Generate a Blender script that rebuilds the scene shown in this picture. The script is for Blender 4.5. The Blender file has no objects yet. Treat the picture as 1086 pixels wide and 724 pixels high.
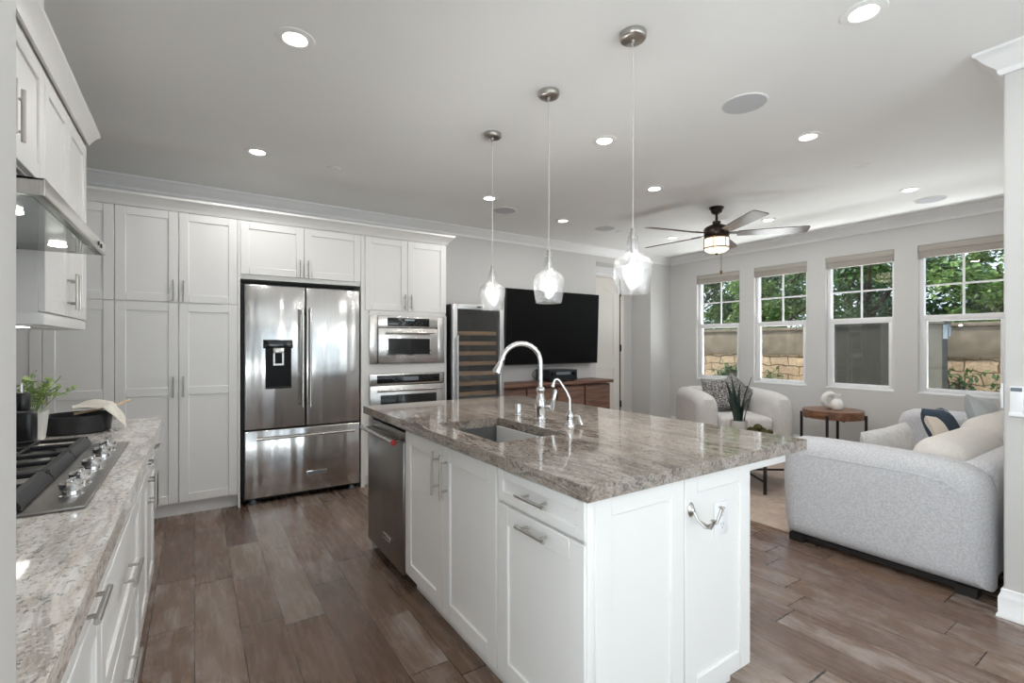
import bpy, bmesh, math, random
from mathutils import Vector, Matrix, noise
random.seed(7)
R = math.radians
SC = bpy.context.scene
COL = SC.collection

# ------------------------------------------------------------------ camera, world, sun, exposure
cam_d = bpy.data.cameras.new('camera'); cam = bpy.data.objects.new('camera', cam_d); COL.objects.link(cam)
cam.location = (0, 0, 1.32); cam.rotation_euler = (R(90), 0, R(-33.49))
cam_d.sensor_width = 36; cam_d.lens = 508.2 / 1086 * 36; cam_d.shift_y = 3.46 / 1086
cam_d.clip_start = 0.02; cam_d.clip_end = 200
SC.camera = cam
SC.view_settings.view_transform = 'Standard'; SC.view_settings.look = 'None'
SC.view_settings.gamma = 1; SC.view_settings.use_curve_mapping = False
SC.view_settings.exposure = 0.50
SC.cycles.max_bounces = 12; SC.cycles.diffuse_bounces = 9; SC.cycles.transparent_max_bounces = 16
SC.cycles.sample_clamp_indirect = 6; SC.cycles.caustics_reflective = False; SC.cycles.caustics_refractive = False

w = bpy.data.worlds.new('sky'); SC.world = w; w.use_nodes = True
wn = w.node_tree; bg = wn.nodes['Background']
tc = wn.nodes.new('ShaderNodeTexCoord'); sp = wn.nodes.new('ShaderNodeSeparateXYZ'); rp = wn.nodes.new('ShaderNodeValToRGB')
wn.links.new(tc.outputs['Generated'], sp.inputs[0]); wn.links.new(sp.outputs['Z'], rp.inputs[0])
rp.color_ramp.elements[0].color = (0.80, 0.90, 1.0, 1); rp.color_ramp.elements[1].color = (0.32, 0.55, 0.95, 1)
rp.color_ramp.elements[1].position = 0.9
wn.links.new(rp.outputs[0], bg.inputs[0]); bg.inputs[1].default_value = 1.3

def sun_lamp():
    d = bpy.data.lights.new('sun', 'SUN'); d.energy = 5.2; d.angle = R(0.6); d.color = (1, .93, .82)
    o = bpy.data.objects.new('sun', d); COL.objects.link(o)
    o.rotation_euler = Vector((0.30, -0.58, -0.75)).to_track_quat('-Z', 'Y').to_euler()
sun_lamp()

def area(name, loc, direction, sx, sy, watts, color=(1, 1, 1), portal=False):
    d = bpy.data.lights.new(name, 'AREA'); d.shape = 'RECTANGLE'; d.size = sx; d.size_y = sy
    d.energy = watts; d.color = color
    if portal: d.cycles.is_portal = True
    o = bpy.data.objects.new(name, d); COL.objects.link(o); o.location = loc
    o.rotation_euler = Vector(direction).to_track_quat('-Z', 'Z').to_euler()
    return o
# daylight through the glazed rear wall of the dining end, and through the four living-room windows, plus added fill lamps
area('daylight_rear', (1.25, -4.30, 1.25), (0, 1, 0.10), 3.7, 2.4, 4, (0.86, 0.93, 1.0))
area('fill_rear_up', (1.25, -4.9, 0.25), (0, 0.14, 1), 3.7, 1.6, 180, (0.93, 0.96, 1.0))     # unseen lamp added to brighten the ceiling from below
area('fill_left', (-1.15, -0.7, 1.3), (1, 0, 0.1), 1.9, 1.95, 72, (0.90, 0.95, 1.0))  # fill lamp added to brighten the island doors
area('fill_right', (3.62, -2.05, 1.3), (-1, 0, 0.1), 2.6, 1.95, 40, (0.93, 0.96, 1.0))  # fill lamp added to brighten the near wall and left cabinets
area('fill_living', (7.40, 3.0, 0.06), (-1, 0, 0.95), 1.0, 4.4, 340, (0.97, 0.98, 1.0))     # unseen lamp added below the sills to lift the living-room ceiling
WIN = [(3.97, 4.68), (3.056, 3.755), (2.13, 2.835), (1.215, 1.918)]
for (ya, yb) in WIN:
    area('daylight_window', (6.80, (ya + yb) / 2, 1.58), (-1, 0, 0), yb - ya, 1.6, 1, portal=True)

# ------------------------------------------------------------------ materials
MATS = {}
def new_mat(name):
    m = bpy.data.materials.new(name); m.use_nodes = True
    MATS[name] = m
    return m, m.node_tree, m.node_tree.nodes['Principled BSDF']
def N(nt, t, **k):
    n = nt.nodes.new('ShaderNode' + t)
    for a, v in k.items(): setattr(n, a, v)
    return n
def srgb(r, g, b):
    f = lambda c: (c / 255 / 12.92) if c / 255 <= 0.04045 else ((c / 255 + 0.055) / 1.055) ** 2.4
    return (f(r), f(g), f(b), 1)
def coords(nt, scale=(1, 1, 1), kind='Object'):
    t = N(nt, 'TexCoord'); m = N(nt, 'Mapping'); m.inputs['Scale'].default_value = scale
    nt.links.new(t.outputs[kind], m.inputs[0]); return m.outputs[0]
def ramp(nt, src, stops):
    r = N(nt, 'ValToRGB'); e = r.color_ramp.elements
    while len(e) < len(stops): e.new(0.5)
    for i, (p, c) in enumerate(stops): e[i].position = p; e[i].color = c
    nt.links.new(src, r.inputs[0]); return r.outputs[0]
def mixc(nt, fac, a, b, mode='MIX'):
    m = N(nt, 'Mix', data_type='RGBA', blend_type=mode)
    if isinstance(fac, (int, float)): m.inputs[0].default_value = fac
    else: nt.links.new(fac, m.inputs[0])
    for i, v in ((6, a), (7, b)):
        if isinstance(v, tuple): m.inputs[i].default_value = v
        else: nt.links.new(v, m.inputs[i])
    return m.outputs[2]
def nz(nt, vec, scale, detail=3, rough=.5, dist=0):
    n = N(nt, 'TexNoise'); n.inputs['Scale'].default_value = scale; n.inputs['Detail'].default_value = detail
    n.inputs['Roughness'].default_value = rough; n.inputs['Distortion'].default_value = dist
    nt.links.new(vec, n.inputs['Vector']); return n.outputs[0]
def bump(nt, bs, h, strength, dist):
    b = N(nt, 'Bump'); b.inputs['Strength'].default_value = strength; b.inputs['Distance'].default_value = dist
    nt.links.new(h, b.inputs['Height']); nt.links.new(b.outputs[0], bs.inputs['Normal'])
def simple(name, c, rough=.5, metal=0, var=.06, nscale=8, b=None, scale=(1, 1, 1), coat=0, spec=None):
    """principled colour with a little procedural noise; b = (noise scale, strength, distance) for bump"""
    m, nt, bs = new_mat(name)
    v = coords(nt, scale)
    lo = tuple(x * (1 - var) for x in c[:3]) + (1,); hi = tuple(min(1, x * (1 + var)) for x in c[:3]) + (1,)
    nt.links.new(ramp(nt, nz(nt, v, nscale), [(.3, lo), (.7, hi)]), bs.inputs['Base Color'])
    bs.inputs['Roughness'].default_value = rough; bs.inputs['Metallic'].default_value = metal
    if coat: bs.inputs['Coat Weight'].default_value = coat; bs.inputs['Coat Roughness'].default_value = .05
    if spec is not None: bs.inputs['Specular IOR Level'].default_value = spec
    if b: bump(nt, bs, nz(nt, v, b[0], 2), b[1], b[2])
    return m
def emis(name, c, s):
    m, nt, bs = new_mat(name)
    bs.inputs['Base Color'].default_value = c; bs.inputs['Emission Color'].default_value = c
    bs.inputs['Emission Strength'].default_value = s; return m

simple('wall_paint', srgb(208, 207, 205), .7, var=.01, nscale=3, b=(160, .10, .004))
simple('ceiling_paint', srgb(240, 240, 239), .8, var=.01, nscale=2, b=(140, .06, .003))
simple('trim_white', srgb(236, 236, 236), .4, var=.01)
simple('cabinet_white', srgb(233, 232, 230), .35, var=.008, nscale=3)
simple('plastic_white', srgb(236, 237, 239), .35, var=.01)
simple('plastic_grey', srgb(110, 118, 126), .3, var=.02)
simple('black_gloss', srgb(16, 17, 19), .08, var=.1)
simple('tv_screen', srgb(5, 5, 6), .35, var=.1, spec=.15)
simple('black_matte', srgb(22, 22, 23), .5, var=.1)
simple('black_iron', srgb(30, 30, 33), .42, var=.1, b=(220, .15, .002))
simple('chrome', (.82, .82, .83, 1), .07, 1, var=.02)
simple('nickel', (.52, .50, .47, 1), .28, 1, var=.04, nscale=30)
simple('bronze_dark', srgb(48, 38, 34), .35, .6, var=.12)
simple('bronze_brass', srgb(120, 92, 60), .35, .8, var=.1)
simple('sink_grey', srgb(98, 97, 97), .42, .2, var=.08, nscale=60)
simple('ceramic_white', srgb(228, 226, 222), .45, var=.03, nscale=30, b=(60, .2, .004))
simple('stone_pot', srgb(196, 192, 188), .7, var=.04, nscale=40, b=(90, .2, .004))
simple('towel', srgb(226, 220, 210), .9, var=.08, nscale=120, b=(260, .5, .004))
simple('spoon_wood', srgb(208, 180, 150), .6, var=.12, nscale=12, scale=(1, 8, 8))
simple('bottle_black', srgb(24, 25, 28), .3, var=.05)
simple('soil', srgb(58, 48, 38), .9, var=.3, nscale=60)
simple('moss', srgb(74, 70, 34), .95, var=.5, nscale=60, b=(120, 1, .02))
simple('snake_leaf', srgb(34, 52, 44), .4, var=.45, nscale=9, scale=(4, 4, 1))
simple('mint_leaf', srgb(112, 142, 84), .5, var=.35, nscale=20)
simple('shade_fabric', srgb(176, 170, 162), .8, var=.04, nscale=40, scale=(1, 1, 10))
simple('cream_door', srgb(226, 222, 216), .5, var=.01)
simple('sofa_dark', srgb(24, 20, 19), .6, var=.1)
simple('red_enamel', srgb(176, 46, 46), .3, var=.05)
simple('cord_clear', srgb(205, 203, 200), .3, var=.02)
simple('shelf_wood', srgb(196, 150, 108), .55, var=.18, nscale=8, scale=(1, 10, 10))
simple('receiver_black', srgb(20, 24, 30), .35, var=.05)
simple('bark', srgb(74, 58, 46), .9, var=.4, nscale=14, scale=(1, 1, .3), b=(20, .6, .03))
simple('stucco', srgb(84, 82, 75), .85, var=.22, nscale=5, b=(60, .4, .01))
simple('wall_cap', srgb(120, 108, 92), .9, var=.2, nscale=6, b=(50, .4, .01))
simple('ground', srgb(170, 156, 138), .95, var=.3, nscale=6, b=(30, .5, .02))
simple('post_white', srgb(214, 218, 220), .5, var=.03)
emis('lamp_white', (1, .96, .90, 1), 9)
emis('bulb_warm', (1, .95, .88, 1), 9)
emis('lantern_glow', (1, .88, .70, 1), 1.15)
emis('lamp_cool', (1, .97, .92, 1), 6)
emis('display_blue', srgb(140, 160, 165), .15)

def fabric(name, c, sc=220, var=.14, st=.5):
    m, nt, bs = new_mat(name); v = coords(nt)
    a = nz(nt, v, sc, 3, .7); b2 = nz(nt, v, sc * .25, 2)
    lo = tuple(x * (1 - var) for x in c[:3]) + (1,); hi = tuple(min(1, x * (1 + var)) for x in c[:3]) + (1,)
    nt.links.new(mixc(nt, .5, ramp(nt, a, [(.35, lo), (.65, hi)]), ramp(nt, b2, [(.35, lo), (.65, hi)])), bs.inputs['Base Color'])
    bs.inputs['Roughness'].default_value = .95; bs.inputs['Sheen Weight'].default_value = .15
    bump(nt, bs, a, st, .006); return m
fabric('sofa_fabric', srgb(208, 208, 211), 420, .22, .7)
fabric('chair_fabric', srgb(206, 203, 200), 150, .08)
fabric('cushion_cream', srgb(222, 217, 211), 300, .07)
fabric('fur_white', srgb(208, 206, 205), 70, .14, 1)
fabric('pillow_grey', srgb(190, 195, 197), 200, .06)
fabric('pillow_navy', srgb(52, 68, 84), 200, .08)
fabric('pillow_black', srgb(24, 25, 28), 200, .1)
fabric('pillow_cream', srgb(224, 214, 200), 200, .06)
fabric('rug_pile', srgb(178, 160, 146), 26, .16, .8)
def speckle():
    m, nt, bs = new_mat('speckled'); v = coords(nt)
    vo = N(nt, 'TexVoronoi'); vo.inputs['Scale'].default_value = 70; nt.links.new(v, vo.inputs['Vector'])
    nt.links.new(ramp(nt, nz(nt, v, 75, 3, .8), [(.42, srgb(58, 58, 60)), (.5, srgb(120, 116, 114)), (.62, srgb(205, 202, 200))]), bs.inputs['Base Color'])
    bs.inputs['Roughness'].default_value = .95; bump(nt, bs, vo.outputs[0], .6, .006)
speckle()

def steel(name, c, rough=.24, wav=.35, vert=True):
    m, nt, bs = new_mat(name)
    sc = (60, 60, .6) if vert else (.6, .6, 90)
    v = coords(nt, sc); a = nz(nt, v, 4, 2)
    nt.links.new(ramp(nt, a, [(.3, tuple(x * .93 for x in c) + (1,)), (.7, tuple(min(1, x * 1.06) for x in c) + (1,))]), bs.inputs['Base Color'])
    bs.inputs['Metallic'].default_value = 1; bs.inputs['Roughness'].default_value = rough
    bs.inputs['Anisotropic'].default_value = .5
    v2 = coords(nt, (7, 7, .45)); bump(nt, bs, nz(nt, v2, 1.3, 1), wav, .03)
    return m
steel('stainless', (.60, .59, .58), .19, .5)
steel('stainless_dark', (.33, .315, .30), .3, .12)
steel('stainless_trim', (.62, .60, .58), .25, .05)
steel('stainless_flat', (.60, .60, .60), .3, .03, False)

def granite(name, bright, streak, tint=(1, 1, 1)):
    m, nt, bs = new_mat(name)
    v = coords(nt, (1.0, .30, 1.0)); v1 = coords(nt)
    band = nz(nt, v, 5.0, 6, .62, 1.0)
    k = lambda r, g, b: srgb(*(min(255, x * bright * t) for x, t in zip((r, g, b), tint)))
    base = ramp(nt, band, [(.30, k(150, 145, 140)), (.42, k(176, 170, 164)), (.50, k(200, 197, 193)), (.57, k(172, 162, 154)), (.66, k(206, 203, 200)), (.8, k(166, 162, 160))])
    vein = nz(nt, coords(nt, (2.2, .5, 2.2)), 6.5, 6, .72, 1.6)
    c1 = mixc(nt, ramp(nt, vein, [(.40, (streak,) * 3 + (1,)), (.50, (0, 0, 0, 1)), (.58, (0, 0, 0, 1)), (.68, (streak * .7,) * 3 + (1,))]), base, k(104, 98, 95))
    fine = nz(nt, coords(nt, (1, .6, 1)), 95, 3, .7, .3)
    c2 = mixc(nt, ramp(nt, fine, [(.34, (.8, .8, .8, 1)), (.46, (0, 0, 0, 1))]), c1, k(84, 80, 79))
    c3 = mixc(nt, ramp(nt, nz(nt, v1, 130, 2, .6), [(.57, (0, 0, 0, 1)), (.66, (.6, .6, .6, 1))]), c2, k(226, 222, 218))
    nt.links.new(c3, bs.inputs['Base Color'])
    bs.inputs['Roughness'].default_value = .06; bs.inputs['Specular IOR Level'].default_value = .7
granite('granite_island', .80, .75, (1.03, .99, .955)); granite('granite_counter', 1.24, .5)

def dark_wood(name, c0, c1, along, rough=.45):
    m, nt, bs = new_mat(name)
    sc = {'x': (.8, 9, 9), 'y': (9, .8, 9), 'z': (9, 9, .8)}[along]
    v = coords(nt, sc); a = nz(nt, v, 3, 6, .6, .8)
    nt.links.new(ramp(nt, a, [(.3, c0), (.7, c1)]), bs.inputs['Base Color'])
    bs.inputs['Roughness'].default_value = rough; bump(nt, bs, a, .15, .004)
dark_wood('walnut', srgb(66, 44, 36), srgb(134, 98, 80), 'x')
dark_wood('table_wood', srgb(84, 56, 40), srgb(150, 108, 80), 'y', .35)
dark_wood('blade_wood', srgb(52, 36, 31), srgb(88, 62, 52), 'x', .28)
MATS['blade_wood'].node_tree.nodes['Principled BSDF'].inputs['Specular IOR Level'].default_value = .3

def plank_floor():
    m, nt, bs = new_mat('plank_floor'); L = nt.links
    t = N(nt, 'TexCoord'); s = N(nt, 'SeparateXYZ'); L.new(t.outputs['Object'], s.inputs[0])
    def M(op, a, b=None, c=None):
        n = N(nt, 'Math', operation=op)
        for i, x in enumerate((a, b, c)):
            if x is None: continue
            if isinstance(x, (int, float)): n.inputs[i].default_value = x
            else: L.new(x, n.inputs[i])
        return n.outputs[0]
    W = .178
    cx = M('DIVIDE', s.outputs['X'], W); ci = M('FLOOR', cx); cf = M('FRACT', cx)
    wn1 = N(nt, 'TexWhiteNoise', noise_dimensions='1D'); L.new(ci, wn1.inputs['W'])
    ln = M('MULTIPLY_ADD', wn1.outputs[0], .45, .62)                      # plank length per column
    off = M('MULTIPLY', wn1.outputs[0], 37.0)
    cy = M('ADD', M('DIVIDE', s.outputs['Y'], ln), off)
    wj = M('MULTIPLY', M('SINE', M('MULTIPLY', cy, 1.9)), .22)            # uneven lengths
    cy = M('ADD', cy, wj)
    ri = M('FLOOR', cy); rf = M('FRACT', cy)
    cb = N(nt, 'CombineXYZ'); L.new(ci, cb.inputs[0]); L.new(ri, cb.inputs[1])
    wn2 = N(nt, 'TexWhiteNoise', noise_dimensions='3D'); L.new(cb.outputs[0], wn2.inputs['Vector'])
    base = ramp(nt, wn2.outputs[0], [(0, srgb(90, 69, 57)), (.3, srgb(106, 83, 69)), (.6, srgb(117, 94, 78)), (.85, srgb(126, 105, 90)), (1, srgb(142, 126, 113))])
    # per-plank grain
    ad = N(nt, 'VectorMath', operation='MULTIPLY_ADD'); L.new(cb.outputs[0], ad.inputs[0]); ad.inputs[1].default_value = (7.3, 11.7, 0)
    mp = N(nt, 'Mapping'); mp.inputs['Scale'].default_value = (16, 1.6, 1); L.new(t.outputs['Object'], mp.inputs[0]); L.new(mp.outputs[0], ad.inputs[2])
    g = nz(nt, ad.outputs[0], 2.2, 5, .6, .5)
    c1 = mixc(nt, .28, base, ramp(nt, g, [(.25, (.30, .29, .28, 1)), (.5, (.52, .51, .50, 1)), (.75, (.72, .71, .70, 1))]), 'OVERLAY')
    # worn, limed patches
    mp2 = N(nt, 'Mapping'); mp2.inputs['Scale'].default_value = (5, 2.2, 1); L.new(t.outputs['Object'], mp2.inputs[0])
    ad2 = N(nt, 'VectorMath', operation='MULTIPLY_ADD'); L.new(cb.outputs[0], ad2.inputs[0]); ad2.inputs[1].default_value = (3.1, 5.7, 0); L.new(mp2.outputs[0], ad2.inputs[2])
    sc2 = N(nt, 'SeparateColor'); L.new(wn2.outputs[1], sc2.inputs[0]); rnd2 = sc2.outputs[1]
    pch = nz(nt, ad2.outputs[0], 1.3, 7, .72, .5)
    pv = M('MULTIPLY', ramp(nt, pch, [(.46, (0, 0, 0, 1)), (.62, (1, 1, 1, 1))]), M('MULTIPLY_ADD', rnd2, .85, .05))
    c2 = mixc(nt, pv, c1, srgb(166, 154, 147))
    e1 = M('LESS_THAN', M('ABSOLUTE', M('SUBTRACT', cf, .5)), .4925); e2 = M('LESS_THAN', M('ABSOLUTE', M('SUBTRACT', rf, .5)), .4968)
    seam = M('MULTIPLY', e1, e2)
    c3 = mixc(nt, seam, srgb(38, 30, 26), c2)
    L.new(c3, bs.inputs['Base Color'])
    bs.inputs['Roughness'].default_value = .3
    L.new(M('MULTIPLY_ADD', g, .22, .16), bs.inputs['Roughness'])
    bump(nt, bs, M('ADD', M('MULTIPLY', g, .12), seam), .2, .002)
plank_floor()

def block_wall():
    m, nt, bs = new_mat('stone_block'); L = nt.links
    t = N(nt, 'TexCoord'); mp = N(nt, 'Mapping'); mp.inputs['Rotation'].default_value = (0, R(-90), R(-90))
    s = N(nt, 'SeparateXYZ'); cb = N(nt, 'CombineXYZ'); L.new(t.outputs['Object'], s.inputs[0]); L.new(s.outputs['Y'], cb.inputs[0]); L.new(s.outputs['Z'], cb.inputs[1])
    wob = nz(nt, cb.outputs[0], 3, 2); ad = N(nt, 'VectorMath', operation='MULTIPLY_ADD'); ad.inputs[1].default_value = (.16, .16, 0)
    cw = N(nt, 'CombineXYZ'); L.new(wob, cw.inputs[0]); L.new(wob, cw.inputs[1]); L.new(cw.outputs[0], ad.inputs[0]); L.new(cb.outputs[0], ad.inputs[2])
    b = N(nt, 'TexBrick'); L.new(ad.outputs[0], b.inputs['Vector']); b.inputs['Scale'].default_value = 1
    b.inputs['Brick Width'].default_value = .36; b.inputs['Row Height'].default_value = .17; b.inputs['Mortar Size'].default_value = .012; b.inputs['Mortar Smooth'].default_value = .6
    b.inputs['Color1'].default_value = srgb(188, 166, 138); b.inputs['Color2'].default_value = srgb(160, 138, 112); b.inputs['Mortar'].default_value = srgb(112, 92, 72)
    n = nz(nt, cb.outputs[0], 14, 5, .7)
    L.new(mixc(nt, .6, b.outputs[0], ramp(nt, n, [(.3, (.35, .33, .3, 1)), (.7, (.7, .68, .66, 1))]), 'OVERLAY'), bs.inputs['Base Color'])
    bs.inputs['Roughness'].default_value = .95
    mm = N(nt, 'Math', operation='MULTIPLY_ADD'); L.new(b.outputs[1], mm.inputs[0]); mm.inputs[1].default_value = -1; L.new(n, mm.inputs[2])
    bump(nt, bs, mm.outputs[0], .8, .04)
block_wall()

def leaf(name, c0, c1):
    m, nt, bs = new_mat(name)
    oi = N(nt, 'TexCoord'); g = N(nt, 'NewGeometry')
    n = nz(nt, oi.outputs['Object'], 3.5, 4, .8)
    nt.links.new(ramp(nt, n, [(.3, c0), (.7, c1)]), bs.inputs['Base Color']); bs.inputs['Roughness'].default_value = .55
    tr = N(nt, 'BsdfTranslucent'); tr.inputs[0].default_value = c1
    mx = N(nt, 'MixShader'); mx.inputs[0].default_value = .18
    nt.links.new(bs.outputs[0], mx.inputs[1]); nt.links.new(tr.outputs[0], mx.inputs[2])
    nt.links.new(mx.outputs[0], nt.nodes['Material Output'].inputs[0])
leaf('leaf_dark', srgb(40, 66, 38), srgb(92, 124, 66)); leaf('leaf_mid', srgb(60, 92, 44), srgb(140, 168, 92)); leaf('leaf_shrub', srgb(38, 58, 36), srgb(86, 112, 62))
leaf('leaf_plant', srgb(96, 128, 72), srgb(176, 194, 126))

def glass(name, tint, refl=.08, rough=.0, bmp=None, white=0):
    m, nt, bs = new_mat(name); L = nt.links
    tr = N(nt, 'BsdfTransparent'); tr.inputs[0].default_value = tint
    gl = N(nt, 'BsdfGlossy'); gl.inputs[1].default_value = rough
    lw = N(nt, 'LayerWeight'); lw.inputs[0].default_value = .35
    ma = N(nt, 'Math', operation='MULTIPLY_ADD'); L.new(lw.outputs['Facing'], ma.inputs[0]); ma.inputs[1].default_value = .42 if bmp else .25; ma.inputs[2].default_value = refl * .5
    mx = N(nt, 'MixShader'); L.new(ma.outputs[0], mx.inputs[0]); L.new(tr.outputs[0], mx.inputs[1]); L.new(gl.outputs[0], mx.inputs[2])
    out = mx.outputs[0]
    if bmp:
        v = coords(nt); vo = N(nt, 'TexVoronoi'); vo.inputs['Scale'].default_value = bmp; L.new(v, vo.inputs['Vector'])
        b = N(nt, 'Bump'); b.inputs['Strength'].default_value = .3; b.inputs['Distance'].default_value = .004; L.new(vo.outputs[0], b.inputs['Height'])
        L.new(b.outputs[0], gl.inputs['Normal'])
    if white:                                                     # seeds: tiny bubbles scattered in the glass
        df = N(nt, 'BsdfDiffuse'); df.inputs[0].default_value = (.9, .9, .9, 1)
        m2 = N(nt, 'MixShader'); L.new(ramp(nt, nz(nt, coords(nt), 130, 3, .75), [(.52, (0, 0, 0, 1)), (.64, (white,) * 3 + (1,))]), m2.inputs[0]); L.new(out, m2.inputs[1]); L.new(df.outputs[0], m2.inputs[2]); out = m2.outputs[0]
    L.new(out, nt.nodes['Material Output'].inputs[0])
glass('window_glass', (.95, .97, .96, 1), .06)
glass('seeded_glass', (.97, .975, .98, 1), .12, .02, 150, .09)
glass('cooler_glass', (.80, .82, .83, 1), .12)
glass('hood_glass', (.90, .93, .92, 1), .5)
def screen_mesh():
    m, nt, bs = new_mat('screen_reflection'); bs.inputs['Base Color'].default_value = srgb(50, 52, 50); bs.inputs['Roughness'].default_value = .8
    tr = N(nt, 'BsdfTransparent'); mx = N(nt, 'MixShader'); mx.inputs[0].default_value = .5
    nt.links.new(tr.outputs[0], mx.inputs[1]); nt.links.new(bs.outputs[0], mx.inputs[2]); nt.links.new(mx.outputs[0], nt.nodes['Material Output'].inputs[0])
screen_mesh()

# ------------------------------------------------------------------ mesh builder
class MB:
    def __init__(s): s.v = []; s.f = []
    def raw(s, vs, fs):
        o = len(s.v); s.v += [tuple(p) for p in vs]; s.f += [tuple(i + o for i in f) for f in fs]; return s
    def bm(s, b):
        b.verts.ensure_lookup_table(); b.verts.index_update()
        s.raw([v.co[:] for v in b.verts], [[v.index for v in f.verts] for f in b.faces]); b.free(); return s
    def box(s, x0, x1, y0, y1, z0, z1, bv=0, seg=2):
        x0, x1 = sorted((x0, x1)); y0, y1 = sorted((y0, y1)); z0, z1 = sorted((z0, z1))
        if bv <= 0:
            return s.raw([(x0, y0, z0), (x1, y0, z0), (x1, y1, z0), (x0, y1, z0), (x0, y0, z1), (x1, y0, z1), (x1, y1, z1), (x0, y1, z1)],
                         [(0, 3, 2, 1), (4, 5, 6, 7), (0, 1, 5, 4), (1, 2, 6, 5), (2, 3, 7, 6), (3, 0, 4, 7)])
        b = bmesh.new(); bmesh.ops.create_cube(b, size=1)
        for v in b.verts: v.co = ((x0 + x1) / 2 + v.co.x * (x1 - x0), (y0 + y1) / 2 + v.co.y * (y1 - y0), (z0 + z1) / 2 + v.co.z * (z1 - z0))
        bv = min(bv, .49 * min(x1 - x0, y1 - y0, z1 - z0))
        bmesh.ops.bevel(b, geom=b.edges[:], offset=bv, segments=seg, profile=.5, affect='EDGES')
        return s.bm(b)
    def rings(s, rs, cap=True, close=True):
        n = len(rs[0]); o = len(s.v)
        for r in rs: s.v += [tuple(p) for p in r]
        for i in range(len(rs) - 1):
            for j in range(n if close else n - 1):
                k = (j + 1) % n
                s.f.append((o + i * n + j, o + i * n + k, o + (i + 1) * n + k, o + (i + 1) * n + j))
        if cap:
            s.f.append(tuple(o + j for j in reversed(range(n)))); m = o + (len(rs) - 1) * n; s.f.append(tuple(m + j for j in range(n)))
        return s
    def lathe(s, c, prof, seg=32, cap=True, axis='z'):
        rs = []
        for (r, z) in prof:
            ring = []
            for j in range(seg):
                a = 2 * math.pi * j / seg; u, v = r * math.cos(a), r * math.sin(a)
                ring.append({'z': (c[0] + u, c[1] + v, c[2] + z), 'x': (c[0] + z, c[1] + u, c[2] + v), 'y': (c[0] + v, c[1] + z, c[2] + u)}[axis])
            rs.append(ring)
        return s.rings(rs, cap)
    def tube(s, pts, r, seg=12, cap=True):
        pts = [Vector(p) for p in pts]; rad = r if isinstance(r, (list, tuple)) else [r] * len(pts)
        rs = []; up = None
        for i, p in enumerate(pts):
            d = (pts[min(i + 1, len(pts) - 1)] - pts[max(i - 1, 0)]).normalized()
            if up is None: up = d.orthogonal().normalized()
            up = (up - d * up.dot(d)).normalized(); sd = d.cross(up)
            rs.append([p + (up * math.cos(2 * math.pi * j / seg) + sd * math.sin(2 * math.pi * j / seg)) * rad[i] for j in range(seg)])
        return s.rings(rs, cap)
    def ell(s, c, rx, ry, rz, seg=16, n=10, jit=0):
        rs = []
        for i in range(1, n):
            t = math.pi * i / n
            rs.append([(c[0] + rx * math.sin(t) * math.cos(2 * math.pi * j / seg), c[1] + ry * math.sin(t) * math.sin(2 * math.pi * j / seg), c[2] - rz * math.cos(t)) for j in range(seg)])
        return s.rings(rs)
    def prism(s, prof, axis, a0, a1):
        """prof: 2D polygon; axis x -> (y,z), y -> (x,z), z -> (x,y)"""
        f = {'x': lambda p, a: (a, p[0], p[1]), 'y': lambda p, a: (p[0], a, p[1]), 'z': lambda p, a: (p[0], p[1], a)}[axis]
        return s.rings([[f(p, a0) for p in prof], [f(p, a1) for p in prof]])
    def rprism(s, prof, axis, a0, a1, r, seg=5):
        """extruded polygon whose end rims are rounded with radius r"""
        f = {'x': lambda p, a: (a, p[0], p[1]), 'y': lambda p, a: (p[0], a, p[1]), 'z': lambda p, a: (p[0], p[1], a)}[axis]
        n = len(prof); P = [Vector(p) for p in prof]
        A = sum(P[i].x * P[(i + 1) % n].y - P[(i + 1) % n].x * P[i].y for i in range(n)); sg = 1 if A > 0 else -1
        nm = []
        for i in range(n):
            e1 = (P[i] - P[i - 1]).normalized(); e2 = (P[(i + 1) % n] - P[i]).normalized()
            n1 = Vector((-e1.y, e1.x)) * sg; n2 = Vector((-e2.y, e2.x)) * sg; d = (n1 + n2)
            d = d / max(.5, d.length_squared / 2); nm.append(d)
        rs = []
        for k in range(seg + 1):
            t = math.pi / 2 * k / seg; ins = r * (1 - math.sin(t)); x = a0 + r * (1 - math.cos(t))
            rs.append([f(P[i] + nm[i] * ins, x) for i in range(n)])
        for k in range(seg, -1, -1):
            t = math.pi / 2 * k / seg; ins = r * (1 - math.sin(t)); x = a1 - r * (1 - math.cos(t))
            rs.append([f(P[i] + nm[i] * ins, x) for i in range(n)])
        return s.rings(rs)
    def xf(s, M):
        s.v = [tuple(M @ Vector(p)) for p in s.v]; return s

ROOT = {}
def mesh_of(name, mb, off=(0, 0, 0), sharp=38):
    me = bpy.data.meshes.new(name)
    me.from_pydata([(p[0] - off[0], p[1] - off[1], p[2] - off[2]) for p in mb.v], [], mb.f)
    b = bmesh.new(); b.from_mesh(me); bmesh.ops.recalc_face_normals(b, faces=b.faces[:]); b.to_mesh(me); b.free()
    me.shade_smooth(); me.set_sharp_from_angle(angle=R(sharp)); me.update()
    return me
def tag(o, label=None, cat=None, group=None, kind=None):
    if label: o['label'] = label
    if cat: o['category'] = cat
    if group: o['group'] = group
    if kind: o['kind'] = kind
    return o
def thing(name, label, cat, loc=(0, 0, 0), group=None, rot=None):
    """an Empty at the thing's base; parts are built in world coordinates (local ones when rot is given)"""
    o = bpy.data.objects.new(name, None); COL.objects.link(o); o.location = loc; o.empty_display_size = .05
    if rot is not None: o.rotation_euler = rot
    ROOT[o] = (0, 0, 0) if rot is not None else loc
    return tag(o, label, cat, group)
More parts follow.
